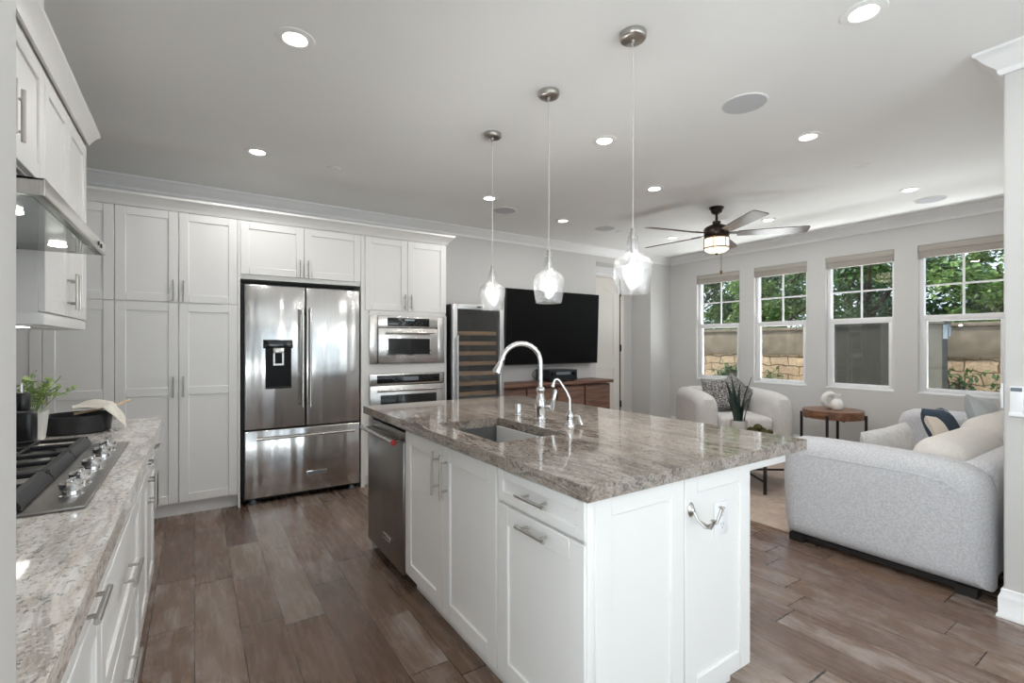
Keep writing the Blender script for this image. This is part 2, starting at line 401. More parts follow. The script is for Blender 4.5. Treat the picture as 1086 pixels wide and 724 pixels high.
def part(name, mb, mat, parent, label=None, kind=None):
    off = ROOT[parent]
    o = bpy.data.objects.new(name, mesh_of(name, mb, off)); COL.objects.link(o)
    o.data.materials.append(MATS[mat]); o.parent = parent; ROOT[o] = off
    return tag(o, label, kind=kind)
def single(name, mb, mat, label, cat, group=None, kind=None, loc=None, rot=None):
    """a top-level thing that is one mesh; built in world coordinates, or local ones when rot is given"""
    if loc is None:
        xs = [p[0] for p in mb.v]; ys = [p[1] for p in mb.v]; zs = [p[2] for p in mb.v]
        loc = ((min(xs) + max(xs)) / 2, (min(ys) + max(ys)) / 2, min(zs))
    off = (0, 0, 0) if rot is not None else loc
    o = bpy.data.objects.new(name, mesh_of(name, mb, off)); COL.objects.link(o); o.location = loc
    if rot is not None: o.rotation_euler = rot
    if mat: o.data.materials.append(MATS[mat])
    ROOT[o] = off
    return tag(o, label, cat, group, kind)
def struct(name, mb, mat, parent=None):
    if parent: return part(name, mb, mat, parent)
    o = bpy.data.objects.new(name, mesh_of(name, mb)); COL.objects.link(o); o.data.materials.append(MATS[mat])
    o['kind'] = 'structure'; ROOT[o] = (0, 0, 0); return o
def dup(root, loc, label, group=None):
    r = root.copy(); COL.objects.link(r); r.location = loc; r['label'] = label
    if group: r['group'] = group
    for ch in list(root.children):
        c = ch.copy(); COL.objects.link(c); c.parent = r
        for g in ch.children:
            d = g.copy(); COL.objects.link(d); d.parent = c
    return r
def letters(text, size, depth=.0008):
    """a text as extruded mesh verts, centred, in the local x/z plane facing -y"""
    cu = bpy.data.curves.new('t', 'FONT'); cu.body = text; cu.size = size; cu.extrude = depth; cu.align_x = 'CENTER'; cu.align_y = 'CENTER'; cu.resolution_u = 2
    o = bpy.data.objects.new('t', cu); COL.objects.link(o)
    dg = bpy.context.evaluated_depsgraph_get(); dg.update()
    me = bpy.data.meshes.new_from_object(o.evaluated_get(dg))
    mb = MB().raw([(v.co.x, -v.co.z, v.co.y) for v in me.vertices], [tuple(p.vertices) for p in me.polygons])
    bpy.data.objects.remove(o); bpy.data.curves.remove(cu); bpy.data.meshes.remove(me)
    return mb

# oriented boxes on cabinet fronts: u along the front, n outwards from the face plane
class Face:
    def __init__(s, o, p): s.o = o; s.p = p
    def pt(s, u, n, z): return {'S': (u, s.p - n, z), 'E': (s.p + n, u, z), 'W': (s.p - n, u, z)}[s.o]
    def box(s, mb, u0, u1, n0, n1, z0, z1, bv=0, seg=1):
        a = s.pt(u0, n0, z0); b = s.pt(u1, n1, z1); return mb.box(a[0], b[0], a[1], b[1], a[2], b[2], bv, seg)
    def door(s, u0, u1, z0, z1, rail=.062, th=.02, rec=.009, mid=None, gap=.0018):
        mb = MB(); u0, u1 = sorted((u0, u1)); u0 += gap; u1 -= gap; z0 += gap; z1 -= gap; b = .0022
        s.box(mb, u0, u0 + rail, 0, th, z0, z1, b); s.box(mb, u1 - rail, u1, 0, th, z0, z1, b)
        zs = [z0, z1] if mid is None else [z0, mid, z1]
        s.box(mb, u0 + rail, u1 - rail, 0, th - .0004, z0, z0 + rail, b); s.box(mb, u0 + rail, u1 - rail, 0, th - .0004, z1 - rail, z1, b)
        if mid: s.box(mb, u0 + rail, u1 - rail, 0, th - .0004, mid - rail * .5, mid + rail * .5, b)
        s.box(mb, u0 + rail * .6, u1 - rail * .6, .001, th - rec, z0 + rail * .6, z1 - rail * .6)
        return mb
    def pull(s, u, z, ln, vert, base=.02, so=.032, r=.006):
        mb = MB(); h = ln / 2; q = ln * .31
        P = (lambda t, n: s.pt(u, n, z + t)) if vert else (lambda t, n: s.pt(u + t, n, z))
        mb.tube([P(-h, base + so), P(h, base + so)], r, 12)
        for t in (-q, q): mb.tube([P(t, base - .001), P(t, base + so)], r * .8, 8)
        return mb

# ------------------------------------------------------------------ the room shell
XR, YB, ZC = 6.579, 5.18, 2.74
struct('floor', MB().box(-2.4, 6.74, -4.4, 5.75, -.1, 0), 'plank_floor')
struct('ceiling', MB().box(-2.4, 6.74, -4.4, 5.75, ZC, ZC + .12), 'ceiling_paint')
# back wall with the opening to a recess at its right end
mb = MB().box(-2.4, 4.902, YB, YB + .15, 0, ZC).box(4.902, 6.091, YB, YB + .15, 2.54, ZC).box(6.091, 6.74, YB, YB + .15, 0, ZC)
struct('wall_back', mb, 'wall_paint')
mb = MB().box(4.75, 6.24, 5.577, 5.70, 0, ZC).box(4.78, 4.902, YB + .15, 5.577, 0, ZC).box(6.091, 6.21, YB + .15, 5.577, 0, ZC).box(4.902, 6.091, YB + .15, 5.577, 2.54, ZC)
struct('wall_recess', mb, 'wall_paint')
# window wall
mb = MB(); Z0, Z1 = .78, 2.40; ys = [0.45] + [y for wv in reversed(WIN) for y in wv] + [YB + .15]
for i in range(0, len(ys), 2): mb.box(XR, XR + .16, ys[i], ys[i + 1], 0, ZC)
for (ya, yb) in WIN: mb.box(XR, XR + .16, ya, yb, 0, Z0).box(XR, XR + .16, ya, yb, Z1, ZC)
struct('wall_right', mb, 'wall_paint')
struct('wall_partition', MB().box(3.27, XR + .16, -.7, .624, 0, ZC, .012, 3).box(3.27, 3.42, -4.4, -3.4, 0, ZC).box(3.27, 3.42, -3.4, -.7, 0, .3).box(3.27, 3.42, -3.4, -.7, 2.3, ZC), 'wall_paint')
d4 = struct('window_6', MB().box(3.31, 3.37, -3.4, -3.33, .3, 2.3).box(3.31, 3.37, -.77, -.7, .3, 2.3).box(3.31, 3.37, -3.33, -.77, .3, .37).box(3.31, 3.37, -3.33, -.77, 2.23, 2.3).box(3.31, 3.37, -2.09, -2.01, .37, 2.23), 'trim_white')  # unseen window added to let in the right-hand fill light
struct('glass_pane', MB().box(3.337, 3.343, -3.33, -.77, .37, 2.23), 'window_glass', d4)
struct('wall_left', MB().box(-.95, -.80, -4.4, -1.7, 0, ZC).box(-.95, -.80, .3, 3.30, 0, ZC).box(-.95, -.80, -1.7, .3, 0, .3).box(-.95, -.80, -1.7, .3, 2.3, ZC), 'wall_paint')
d3 = struct('window_5', MB().box(-.90, -.84, -1.7, -1.63, .3, 2.3).box(-.90, -.84, .23, .3, .3, 2.3).box(-.90, -.84, -1.63, .23, .3, .37).box(-.90, -.84, -1.63, .23, 2.23, 2.3).box(-.90, -.84, -.74, -.66, .37, 2.23), 'trim_white')  # unseen window added, placed to let light onto the island doors
struct('glass_pane', MB().box(-.873, -.867, -1.63, .23, .37, 2.23), 'window_glass', d3)
struct('wall_passage', MB().box(-2.4, -2.25, 3.15, YB + .15, 0, ZC).box(-2.4, -.80, 3.15, 3.30, 0, ZC), 'wall_paint')
struct('wall_near', MB().box(-.80, -.1475, .46, .672, 0, ZC, .006, 2), 'wall_paint')
mb = MB().box(-.80, -.6, -4.15, -4.0, 0, ZC).box(3.1, 3.27, -4.15, -4.0, 0, ZC).box(-.6, 3.1, -4.15, -4.0, 2.45, ZC)
struct('wall_rear', mb, 'wall_paint')
d2 = struct('door_2', MB().box(-.6, -.52, -4.12, -4.04, 0, 2.45).box(3.02, 3.1, -4.12, -4.04, 0, 2.45).box(-.52, 3.02, -4.12, -4.04, 2.37, 2.45)
            .box(-.52, 3.02, -4.12, -4.04, 0, .08).box(1.21, 1.29, -4.12, -4.04, .08, 2.37), 'trim_white')
struct('glass_pane', MB().box(-.52, 3.02, -4.083, -4.077, .08, 2.37), 'window_glass', d2)

CROWN = [(0, 0), (.092, 0), (.092, -.014), (.080, -.020), (.066, -.040), (.046, -.062), (.030, -.074), (.018, -.088), (.018, -.100), (.010, -.112), (0, -.112)]
def crown(name, axis, face, sgn, a0, a1, zt=ZC, m0=0, m1=0):
    """moulding along an axis; m0/m1: how the end follows the projection (+1 outside mitre, -1 inside mitre)"""
    f = (lambda n, a, z: (a, face + sgn * n, z)) if axis == 'x' else (lambda n, a, z: (face + sgn * n, a, z))
    r0 = [f(n, a0 - m0 * n, zt + z) for n, z in CROWN]; r1 = [f(n, a1 + m1 * n, zt + z) for n, z in CROWN]
    return struct(name, MB().rings([r0, r1]), 'trim_white')
crown('trim_1', 'x', YB, -1, -2.25, XR, m1=-1)
crown('trim_2', 'y', XR, -1, .624, YB, m0=-1, m1=-1)
crown('trim_3', 'x', .624, 1, 3.27, XR, m0=1, m1=-1)
crown('trim_4', 'y', 3.27, -1, -4.0, .624, m1=1)
crown('trim_5', 'x', 5.577, -1, 4.902, 6.091, zt=2.54)
BASE = [(0, 0), (.022, 0), (.022, .012), (.016, .02), (.016, .095), (.012, .108), (.007, .122), (.007, .135), (0, .14)]
def baseb(name, axis, face, sgn, a0, a1, m0=0, m1=0):
    f = (lambda n, a, z: (a, face + sgn * n, z)) if axis == 'x' else (lambda n, a, z: (face + sgn * n, a, z))
    r0 = [f(n, a0 - m0 * n, z + .001) for n, z in BASE]; r1 = [f(n, a1 + m1 * n, z + .001) for n, z in BASE]
    struct(name, MB().rings([r0, r1]), 'trim_white')
baseb('baseboard_back', 'x', YB, -1, 2.85, 4.902); baseb('baseboard_right', 'y', XR, -1, .624, YB, -1, -1)
baseb('baseboard_partition', 'y', 3.27, -1, -4.0, .624, m1=1); baseb('baseboard_sofa', 'x', .624, 1, 3.27, XR, m0=1, m1=-1)

# recess door with casing
dr = struct('door_1', MB().box(4.93, 5.765, 5.545, 5.574, .01, 2.385), 'cream_door')
def arch_ring(x0, x1, z0, z1, rise, wd, d):
    mb = MB(); n = 12
    def outline(i):
        a0, a1, b0, b1 = x0 + i, x1 - i, z0 + i, z1 - i
        pts = [(a0, b0), (a1, b0), (a1, b1 - rise)]
        for k in range(1, n): t = k / n; pts.append((a1 + (a0 - a1) * t, b1 - rise + rise * math.sin(math.pi * t)))
        pts.append((a0, b1 - rise)); return pts
    o, i = outline(0), outline(wd); y = 5.545
    return mb.rings([[(p[0], y + .001, p[1]) for p in o], [(p[0], y - d, p[1]) for p in o], [(p[0], y - d, p[1]) for p in i], [(p[0], y + .001, p[1]) for p in i]], cap=False)
struct('panel_moulding', arch_ring(5.06, 5.65, 1.12, 2.25, .10, .03, .008), 'cream_door', dr)
struct('panel_moulding', arch_ring(5.06, 5.65, .2, .98, 0.0, .03, .008), 'cream_door', dr)
for z in (2.16, 1.265, .36): struct('hinge', MB().box(5.765, 5.80, 5.53, 5.548, z - .045, z + .045, .003).lathe((5.78, 5.526, z - .055), [(.011, 0), (.011, .11)], 10), 'black_matte', dr)
struct('trim_6', MB().box(5.795, 5.885, 5.552, 5.577, .001, 2.45, .006).box(4.905, 5.885, 5.552, 5.577, 2.395, 2.425, .004), 'cream_door')
struct('door_gap_shade', MB().box(5.7655, 5.7945, 5.548, 5.577, .001, 2.392), 'black_matte')  # dark strip standing in for the shadowed gap between door and casing

# windows
def window(i, ya, yb):
    x0, x1 = XR + .055, XR + .125
    F = MB(); fw = .035
    F.box(x0, x1, ya, ya + fw, Z0, Z1, .003).box(x0, x1, yb - fw, yb, Z0, Z1, .003).box(x0, x1, ya + fw, yb - fw, Z0, Z0 + fw, .003).box(x0, x1, ya + fw, yb - fw, Z1 - fw, Z1, .003)
    wnd = struct('window_%d' % i, F, 'trim_white')
    a, b = ya + fw, yb - fw
    m = MB().box(x0 - .012, x0 + .03, a, b, 1.575, 1.64, .003)
    m.box(x0 - .008, x0 + .03, a, a + .032, Z0 + fw, 1.575, .003).box(x0 - .008, x0 + .03, b - .032, b, Z0 + fw, 1.575, .003).box(x0 - .008, x0 + .03, a + .032, b - .032, Z0 + fw, Z0 + fw + .035, .003)
    struct('lower_sash', m, 'trim_white', wnd)
    struct('muntin', MB().box(x0 + .04, x0 + .055, (a + b) / 2 - .009, (a + b) / 2 + .009, 1.64, Z1 - fw).box(x0 + .041, x0 + .054, a, b, 1.955, 1.973), 'trim_white', wnd)
    struct('upper_pane', MB().box(x0 + .045, x0 + .05, a, b, 1.64, Z1 - fw), 'window_glass', wnd)
    struct('lower_pane', MB().box(x0 + .012, x0 + .017, a + .032, b - .032, Z0 + fw + .035, 1.575), 'window_glass', wnd)
    if i == 3: struct('screen_reflection', MB().box(x1 + .004, x1 + .006, a, b, Z0 + fw, 1.6), 'screen_reflection', wnd)  # dark mesh also stands in for the dim reflection in this pane
    struct('sill', MB().box(XR - .004, x0, ya + .001, yb - .001, Z0 + .001, Z0 + .022, .003), 'trim_white', wnd)
    nm = ['window shade over the window beside the corner, above the armchair', 'window shade over the second window from the corner, between armchair and side table',
          'window shade over the window behind the round side table', 'window shade over the widest-looking window behind the sofa'][i - 1]
    t = thing('window_shade', 'taupe raised ' + nm, 'blind', (XR + .02, (ya + yb) / 2, 2.25), 'raised shades on the living room windows')
    part('headrail', MB().box(XR + .001, XR + .05, ya + .004, yb - .004, 2.33, 2.398, .004), 'shade_fabric', t)
    m = MB()
    for k in range(5): m.box(XR + .004, XR + .046, ya + .006, yb - .006, 2.262 + k * .0135, 2.2745 + k * .0135, .003)
    part('folded_fabric', m, 'shade_fabric', t)
for i, (ya, yb) in enumerate(WIN): window(i + 1, ya, yb)

# ------------------------------------------------------------------ ceiling fittings
def recessed(x, y, label):
    t = thing('recessed_light', label, 'ceiling light', (x, y, ZC), 'recessed ceiling lights')
    part('trim_ring', MB().lathe((x, y, ZC), [(.086, 0), (.084, -.004), (.056, -.007), (.050, -.003), (.050, 0)], 32, cap=False), 'ceiling_paint', t)
    part('lens', MB().lathe((x, y, ZC), [(.0500, -.0015), (.048, -.0045)], 32), 'lamp_white', t)
    return t
def lamp_in(t):
    d = bpy.data.lights.new('light', 'AREA'); d.shape = 'DISK'; d.size = .12; d.energy = LAMP_W; d.color = (1, .98, .955)
    o = bpy.data.objects.new('light', d); COL.objects.link(o); o.parent = t; o.location = (0, 0, -.012)
LAMP_W = 4.1
LP = [(.388, 2.41, 'recessed ceiling light, large one near the top left above the cooktop side'),
      (.384, 3.978, 'recessed ceiling light in front of the tall white pantry doors'),
      (2.383, .878, 'largest recessed ceiling light, at the top edge right of the pendants'),
      (2.376, 2.426, 'recessed ceiling light between the middle and nearest pendant cords'),
      (3.493, 1.614, 'recessed ceiling light between the near round speaker and the ceiling fan'),
      (3.487, 2.922, 'recessed ceiling light just right of the nearest pendant cord'),
      (2.379, 3.992, 'recessed ceiling light behind the farthest pendant cord'),
      (3.515, 4.256, 'recessed ceiling light just right of the middle pendant cord near the crown'),
      (5.46, 1.649, 'recessed ceiling light beside the far right round speaker'),
      (5.438, 2.935, 'recessed ceiling light above the right fan blade'),
      (5.284, 4.13, 'recessed ceiling light left of the fan near the corner')]
t0 = None
for x, y, lb in LP:
    if t0 is None: t = t0 = recessed(x, y, lb)
    else: t = dup(t0, (x, y, ZC), lb, 'recessed ceiling lights')
    lamp_in(t) if t is not t0 else None
lamp_in(t0)
simple('speaker_grille', srgb(196, 198, 201), .8, var=.03, nscale=200)
t0 = None
for x, y, lb in [(2.70, 1.60, 'round ceiling speaker grille, largest, near the recessed light right of the pendants'),
                 (2.73, 4.27, 'round ceiling speaker grille between the far and middle pendant cords'),
                 (4.17, 4.25, 'round ceiling speaker grille near the crown left of the nearest pendant glass'),
                 (6.0, 1.65, 'round ceiling speaker grille at the far right near the window wall')]:
    if t0 is None:
        t0 = thing('ceiling_speaker', lb, 'speaker', (x, y, ZC), 'round ceiling speakers')
        part('rim', MB().lathe((x, y, ZC), [(.128, 0), (.127, -.005), (.120, -.006), (.119, 0)], 40, cap=False), 'ceiling_paint', t0)
        part('grille', MB().lathe((x, y, ZC), [(.1195, -.001), (.119, -.004), (.06, -.005)], 40), 'speaker_grille', t0)
    else: dup(t0, (x, y, ZC), lb)
for x, y, lb in [(.93, 4.0, 'small round sprinkler cover on the ceiling left of the far pendant'), (4.404, 1.63, 'small round sprinkler cover on the ceiling right of the fan'),
                 (4.44, 4.27, 'small round sprinkler cover beside the speaker above the nearest pendant glass')]:
    single('sprinkler_cover', MB().lathe((x, y, ZC), [(.05, 0), (.05, -.003), (.044, -.006), (.043, -.009), (.02, -.010)], 28), 'trim_white', lb, 'sprinkler cover', 'ceiling sprinkler covers', loc=(x, y, ZC))

# ------------------------------------------------------------------ back wall: tall cabinets
YF = 4.476                                   # carcass front; doors stand .02 proud at 4.456
S = Face('S', YF)
CW = 'cabinet_white'
def tall_pantry(x0, xm, x1, label, hl, seen):
    t = thing('pantry_cabinet', label, 'cabinet', ((x0 + x1) / 2, 4.8, 0), 'tall pantry cabinets')
    part('carcass', MB().box(x0, x1, YF, YB - .002, .1, 2.34).box(x0, x1, YF + .055, YB - .002, 0, .1), CW, t)
    for (a, b, hs) in ((x0, xm, xm - .032), (xm, x1, xm + .032)):
        d = part('upper_door', S.door(a, b, 1.643, 2.335), CW, t)
        part('handle', S.pull(hs, 1.73, .16, True), 'nickel', d)
        d = part('lower_door', S.door(a, b, .112, 1.637, mid=.965), CW, t)
        part('handle', S.pull(hs, 1.0, .16, True), 'nickel', d)
    return t
tall_pantry(-1.255, -.863, -.484, 'white tall pantry cabinet at the far left, partly behind the cooktop wall cabinets', 0, 0)
tall_pantry(-.484, -.104, .288, 'white tall pantry cabinet with four shaker doors, directly left of the refrigerator', 0, 0)

t = thing('refrigerator_cabinet', 'white two-door wall cabinet framing the refrigerator with side panels', 'cabinet', (.8, 4.8, 0))
part('carcass', MB().box(.306, 1.28, YF, YB - .002, 1.86, 2.34), CW, t)
part('side_panel', MB().box(.289, .306, 4.456, YB - .002, 0, 2.34), CW, t); part('side_panel', MB().box(1.278, 1.311, 4.456, YB - .002, 0, 2.34), CW, t)
for a, b, hs in ((.306, .789, .757), (.789, 1.278, .821)):
    d = part('door', S.door(a, b, 1.895, 2.332), CW, t); part('handle', S.pull(hs, 1.97, .15, True), 'nickel', d)

t = thing('oven_cabinet', 'white tall oven tower cabinet holding microwave and wall oven', 'cabinet', (1.73, 4.8, 0))
mb = MB().box(1.312, 2.145, YF, YB - .002, 1.61, 2.34).box(1.312, 1.357, 4.456, YB - .002, .1, 1.61).box(2.107, 2.145, 4.456, YB - .002, .1, 1.61)
mb.box(1.357, 2.107, 4.456, YB - .002, 1.597, 1.64).box(1.357, 2.107, 4.456, YB - .002, 1.046, 1.139).box(1.357, 2.107, YF, YB - .002, .1, .34).box(1.312, 2.145, YF + .055, YB - .002, 0, .1)
part('carcass', mb, CW, t)
for a, b, hs in ((1.314, 1.728, 1.697), (1.728, 2.143, 1.759)):
    d = part('door', S.door(a, b, 1.642, 2.332), CW, t); part('handle', S.pull(hs, 1.73, .15, True), 'nickel', d)
d = part('drawer', S.door(1.36, 2.10, .112, .335), CW, t); part('handle', S.pull(1.73, .24, .2, False), 'nickel', d)

CORN = [(0, 0), (.006, 0), (.010, .012), (.022, .030), (.044, .052), (.060, .068), (.066, .072), (.066, .090), (0, .090)]
r = [[(-2.25, 4.456 - n, 2.335 + z) for n, z in CORN], [(2.145 + n, 4.456 - n, 2.335 + z) for n, z in CORN], [(2.145 + n, YB - .1, 2.335 + z) for n, z in CORN]]
single('cabinet_cornice', MB().rings(r).box(-2.25, 2.145, 4.456, YB - .1, 2.342, 2.36), CW, 'long white cornice moulding along the tops of the tall back cabinets', 'cornice')

# refrigerator
ST = 'stainless'
t = thing('refrigerator', 'stainless steel french-door refrigerator with water dispenser', 'refrigerator', (.8, 4.8, 0))
part('body', MB().box(.318, 1.268, 4.535, YB - .01, .06, 1.83).box(.33, 1.25, 4.50, 4.54, .03, .08).box(.318, 1.268, 4.51, 4.535, .08, 1.82), 'black_matte', t)
FS = Face('S', 4.508)
def fdoor(x0, x1, z0, z1):
    return MB().box(x0, x1, 4.445, 4.508, z0, z1, .008, 3)
dl = part('left_door', fdoor(.336, .795, .622, 1.815), ST, t); dR = part('right_door', fdoor(.803, 1.262, .622, 1.815), ST, t); df = part('freezer_drawer', fdoor(.336, 1.262, .055, .610), ST, t)
def bar(p0, p1, so_dir, r=.011):
    p0, p1 = Vector(p0), Vector(p1); d = (p1 - p0).normalized(); s = Vector(so_dir); mb = MB()
    mb.tube([p0, p1], r, 14)
    for e in (p0 + d * .025, p1 - d * .025): mb.tube([e, e + s], r * .8, 10)
    mb.tube([p0 - d * .012, p0 + d * .004], r * 1.2, 14); mb.tube([p1 - d * .004, p1 + d * .012], r * 1.2, 14)
    return mb
part('handle', bar((.768, 4.392, .80), (.768, 4.392, 1.625), (0, .056, 0)), 'stainless_trim', dl)
part('handle', bar((.830, 4.392, .80), (.830, 4.392, 1.625), (0, .056, 0)), 'stainless_trim', dR)
part('handle', bar((.43, 4.392, .548), (1.19, 4.392, .548), (0, .056, 0)), 'stainless_trim', df)
dx0, dx1 = .475, .695
di = part('water_dispenser', MB().box(.487, .685, 4.4435, 4.4455, .958, 1.305).box(.487, .493, 4.438, 4.446, .958, 1.305)  .box(.679, .685, 4.438, 4.446, .958, 1.305), 'tv_screen', dl, 'black water dispenser recess with silver paddle')
part('control_panel', MB().box(.470, .698, 4.436, 4.446, 1.29, 1.362, .004), 'black_gloss', di)
part('paddle', MB().box(.545, .625, 4.424, 4.4436, 1.25, 1.292, .003).box(.545, .557, 4.43, 4.4436, 1.16, 1.25).box(.613, .625, 4.43, 4.4436, 1.16, 1.25).box(.545, .625, 4.43, 4.4436, 1.148, 1.162), 'nickel', di)
part('drip_tray', MB().box(.487, .685, 4.428, 4.4436, .952, .968, .003), 'black_matte', di)
bd = part('badge', MB().box(.805, .975, 4.4425, 4.4455, .182, .226, .001), 'chrome', df)
part('badge_plate', MB().box(.812, .968, 4.4418, 4.443, .188, .220), 'plastic_grey', bd)
part('badge_lettering', letters('KitchenAid', .03).xf(Matrix.Translation((.89, 4.4412, .204))), 'chrome', bd)
for x in (.40, 1.20): part('foot', MB().lathe((x, 4.50, .001), [(.028, 0), (.03, .012), (.02, .03), (.012, .05)], 14), 'plastic_grey', t)

# microwave and oven
def builtin(name, label, x0, x1, z0, z1):
    return thing(name, label, name.split('_')[-1], ((x0 + x1) / 2, 4.7, z0))
t = builtin('microwave', 'stainless built-in microwave above the wall oven', 1.353, 2.111, 1.141, 1.595); t['category'] = 'microwave'
part('body', MB().box(1.362, 2.102, 4.4565, 4.95, 1.144, 1.593), 'black_matte', t)
for a, b in ((1.353, 1.428), (2.040, 2.111)): part('trim_strip', MB().box(a, b, 4.440, 4.4555, 1.141, 1.595, .003), 'stainless_trim', t)
part('fascia', MB().box(1.431, 2.037, 4.432, 4.4555, 1.486, 1.593, .003), 'stainless_trim', t)
cp = part('control_panel', MB().box(1.519, 1.945, 4.4295, 4.4325, 1.497, 1.577, .001), 'black_gloss', t)
for k in range(14): part('key_mark', MB().box(1.61 + k * .0195 + .004 * (k % 3), 1.616 + k * .0195 + .004 * (k % 3), 4.4285, 4.4296, 1.512 + .016 * (k * 7 % 3), 1.517 + .016 * (k * 7 % 3)), 'display_blue', cp)
part('display', MB().box(1.69, 1.79, 4.4285, 4.4296, 1.552, 1.568), 'display_blue', cp)
d = part('door', MB().box(1.431, 2.037, 4.424, 4.4555, 1.145, 1.479, .004), 'stainless_trim', t)
part('handle', bar((1.51, 4.385, 1.436), (1.965, 4.385, 1.436), (0, .042, 0), .009), 'stainless_trim', d)
wf = part('window_frame', MB().box(1.512, 1.958, 4.4215, 4.4245, 1.212, 1.392, .002), 'chrome', d)
part('window_glass', MB().box(1.524, 1.946, 4.4195, 4.4225, 1.226, 1.380), 'black_gloss', d)
part('lettering', letters('KitchenAid', .026).xf(Matrix.Translation((1.735, 4.4232, 1.178))), 'plastic_grey', d)
t = builtin('wall_oven', 'stainless wall oven below the microwave, half behind the island', 1.353, 2.111, .35, 1.04); t['category'] = 'oven'
part('body', MB().box(1.362, 2.102, 4.4565, 5.0, .36, 1.035), 'black_matte', t)
part('fascia', MB().box(1.353, 2.111, 4.434, 4.4555, .94, 1.043, .003), 'stainless_trim', t)
cp = part('control_panel', MB().box(1.42, 2.056, 4.431, 4.4345, .955, 1.031, .001), 'black_gloss', t)
for k in range(16): part('key_mark', MB().box(1.47 + (k % 8) * .022 + (.36 if k > 7 else 0), 1.475 + (k % 8) * .022 + (.36 if k > 7 else 0), 4.430, 4.4312, .975 + .018 * (k * 5 % 3), .979 + .018 * (k * 5 % 3)), 'plastic_grey', cp)
part('display', MB().box(1.68, 1.83, 4.430, 4.4312, .975, 1.012), 'plastic_grey', cp)
d = part('door', MB().box(1.353, 2.111, 4.424, 4.4555, .36, .934, .004), 'stainless_trim', t)
part('handle', bar((1.43, 4.372, .893), (2.05, 4.372, .893), (0, .055, 0), .011), 'stainless_trim', d)
part('window_glass', MB().box(1.45, 2.02, 4.420, 4.4245, .47, .845, .002), 'black_gloss', d)

# ------------------------------------------------------------------ wine cooler, console, television, receiver
t = thing('wine_cooler', 'tall glass-door wine cooler with wooden shelves beside the oven tower', 'wine cooler', (2.47, 4.7, 0))
x0, x1, yf = 2.168, 2.775, 4.40
part('cabinet', MB().box(x0, x0 + .03, yf, 5.1, .02, 1.735).box(x1 - .03, x1, yf, 5.1, .02, 1.735).box(x0 + .03, x1 - .03, yf, 5.1, 1.70, 1.735).box(x0 + .03, x1 - .03, yf, 5.1, .02, .14).box(x0 + .03, x1 - .03, 5.05, 5.1, .14, 1.70), 'black_matte', t)
d = part('door_frame', MB().box(x0, x0 + .05, yf - .05, yf - .002, .12, 1.735, .004).box(x1 - .05, x1, yf - .05, yf - .002, .12, 1.735, .004).box(x0 + .05, x1 - .05, yf - .05, yf - .002, 1.685, 1.735, .003).box(x0 + .05, x1 - .05, yf - .05, yf - .002, .12, .17, .003), 'stainless_flat', t)
part('door_glass', MB().box(x0 + .05, x1 - .05, yf - .032, yf - .026, .17, 1.685), 'cooler_glass', d)
part('handle', bar((x0 + .026, yf - .10, .55), (x0 + .026, yf - .10, 1.40), (0, .052, 0), .011), 'stainless_flat', d)
part('logo_plate', MB().box(2.44, 2.50, yf - .052, yf - .049, 1.705, 1.718), 'black_matte', d)
for k in range(12):
    z = .26 + k * .1055
    part('shelf', MB().box(x0 + .055, x1 - .055, yf + .02, yf + .045, z, z + .04, .003).box(x0 + .04, x1 - .04, yf + .045, 5.0, z + .006, z + .012), 'shelf_wood', t)

t = thing('media_console', 'long dark walnut media console under the television', 'sideboard', (3.83, 4.95, 0))
x0, x1, y0, y1 = 2.85, 4.80, 4.74, 5.15
part('top', MB().box(x0 - .0, x1, y0 - .02, y1, .805, .847, .004), 'walnut', t)
part('body', MB().box(x0 + .02, x1 - .03, y0 + .03, y1, .12, .792), 'walnut', t)
for k in range(4):
    a = x0 + .03 + k * (x1 - x0 - .07) / 4; b = x0 + .03 + (k + 1) * (x1 - x0 - .07) / 4
    d = part('door', MB().box(a + .012, b - .012, y0, y0 + .028, .15, .775, .004), 'walnut', t)
    part('knob', MB().lathe((b - .05 if k % 2 == 0 else a + .05, y0 + .001, .48), [(.012, 0), (.008, -.012), (.014, -.022), (.008, -.03)], 12, axis='y'), 'bronze_dark', d)
part('plinth', MB().box(x0 + .06, x1 - .07, y0 + .06, y1 - .02, 0, .12), 'black_matte', t)

t = thing('television', 'large black flat television mounted on the back wall', 'television', (4.03, 5.05, 1.06))
M4 = Matrix.Translation((4.03, 5.045, 1.545)) @ Matrix.Rotation(R(2.2), 4, 'X')
part('housing', MB().box(-.79, .79, 0, .04, -.485, .487, .004).xf(M4), 'black_matte', t)
part('screen', MB().box(-.781, .781, -.0015, .001, -.470, .480).xf(M4), 'tv_screen', t)
part('wall_mount', MB().box(3.8, 4.26, 5.12, 5.178, 1.35, 1.75).box(3.98, 4.08, 5.075, 5.13, 1.5, 1.6), 'black_matte', t)
t = thing('audio_receiver', 'black audio receiver with two knobs on the walnut console', 'receiver', (3.98, 4.9, .847))
part('case', MB().box(3.74, 4.19, 4.80, 5.08, .862, .995, .004).box(3.76, 3.80, 4.82, 4.86, .848, .863).box(4.13, 4.17, 4.82, 4.86, .848, .863).box(3.76, 3.80, 5.0, 5.04, .848, .863).box(4.13, 4.17, 5.0, 5.04, .848, .863), 'receiver_black', t)
part('front_panel', MB().box(3.735, 4.195, 4.788, 4.80, .86, .998, .003), 'receiver_black', t)
for x in (3.79, 4.14): part('knob', MB().lathe((x, 4.789, .95), [(.027, 0), (.026, -.02), (.02, -.022)], 20, axis='y'), 'black_gloss', t)
part('display', MB().box(3.85, 4.08, 4.7865, 4.789, .935, .97), 'plastic_grey', t)
pts = []
for k in range(16): a = k / 15; pts.append((3.70 - .10 * math.sin(math.pi * a), 4.98 - .02 * a, .856 + .17 * a))
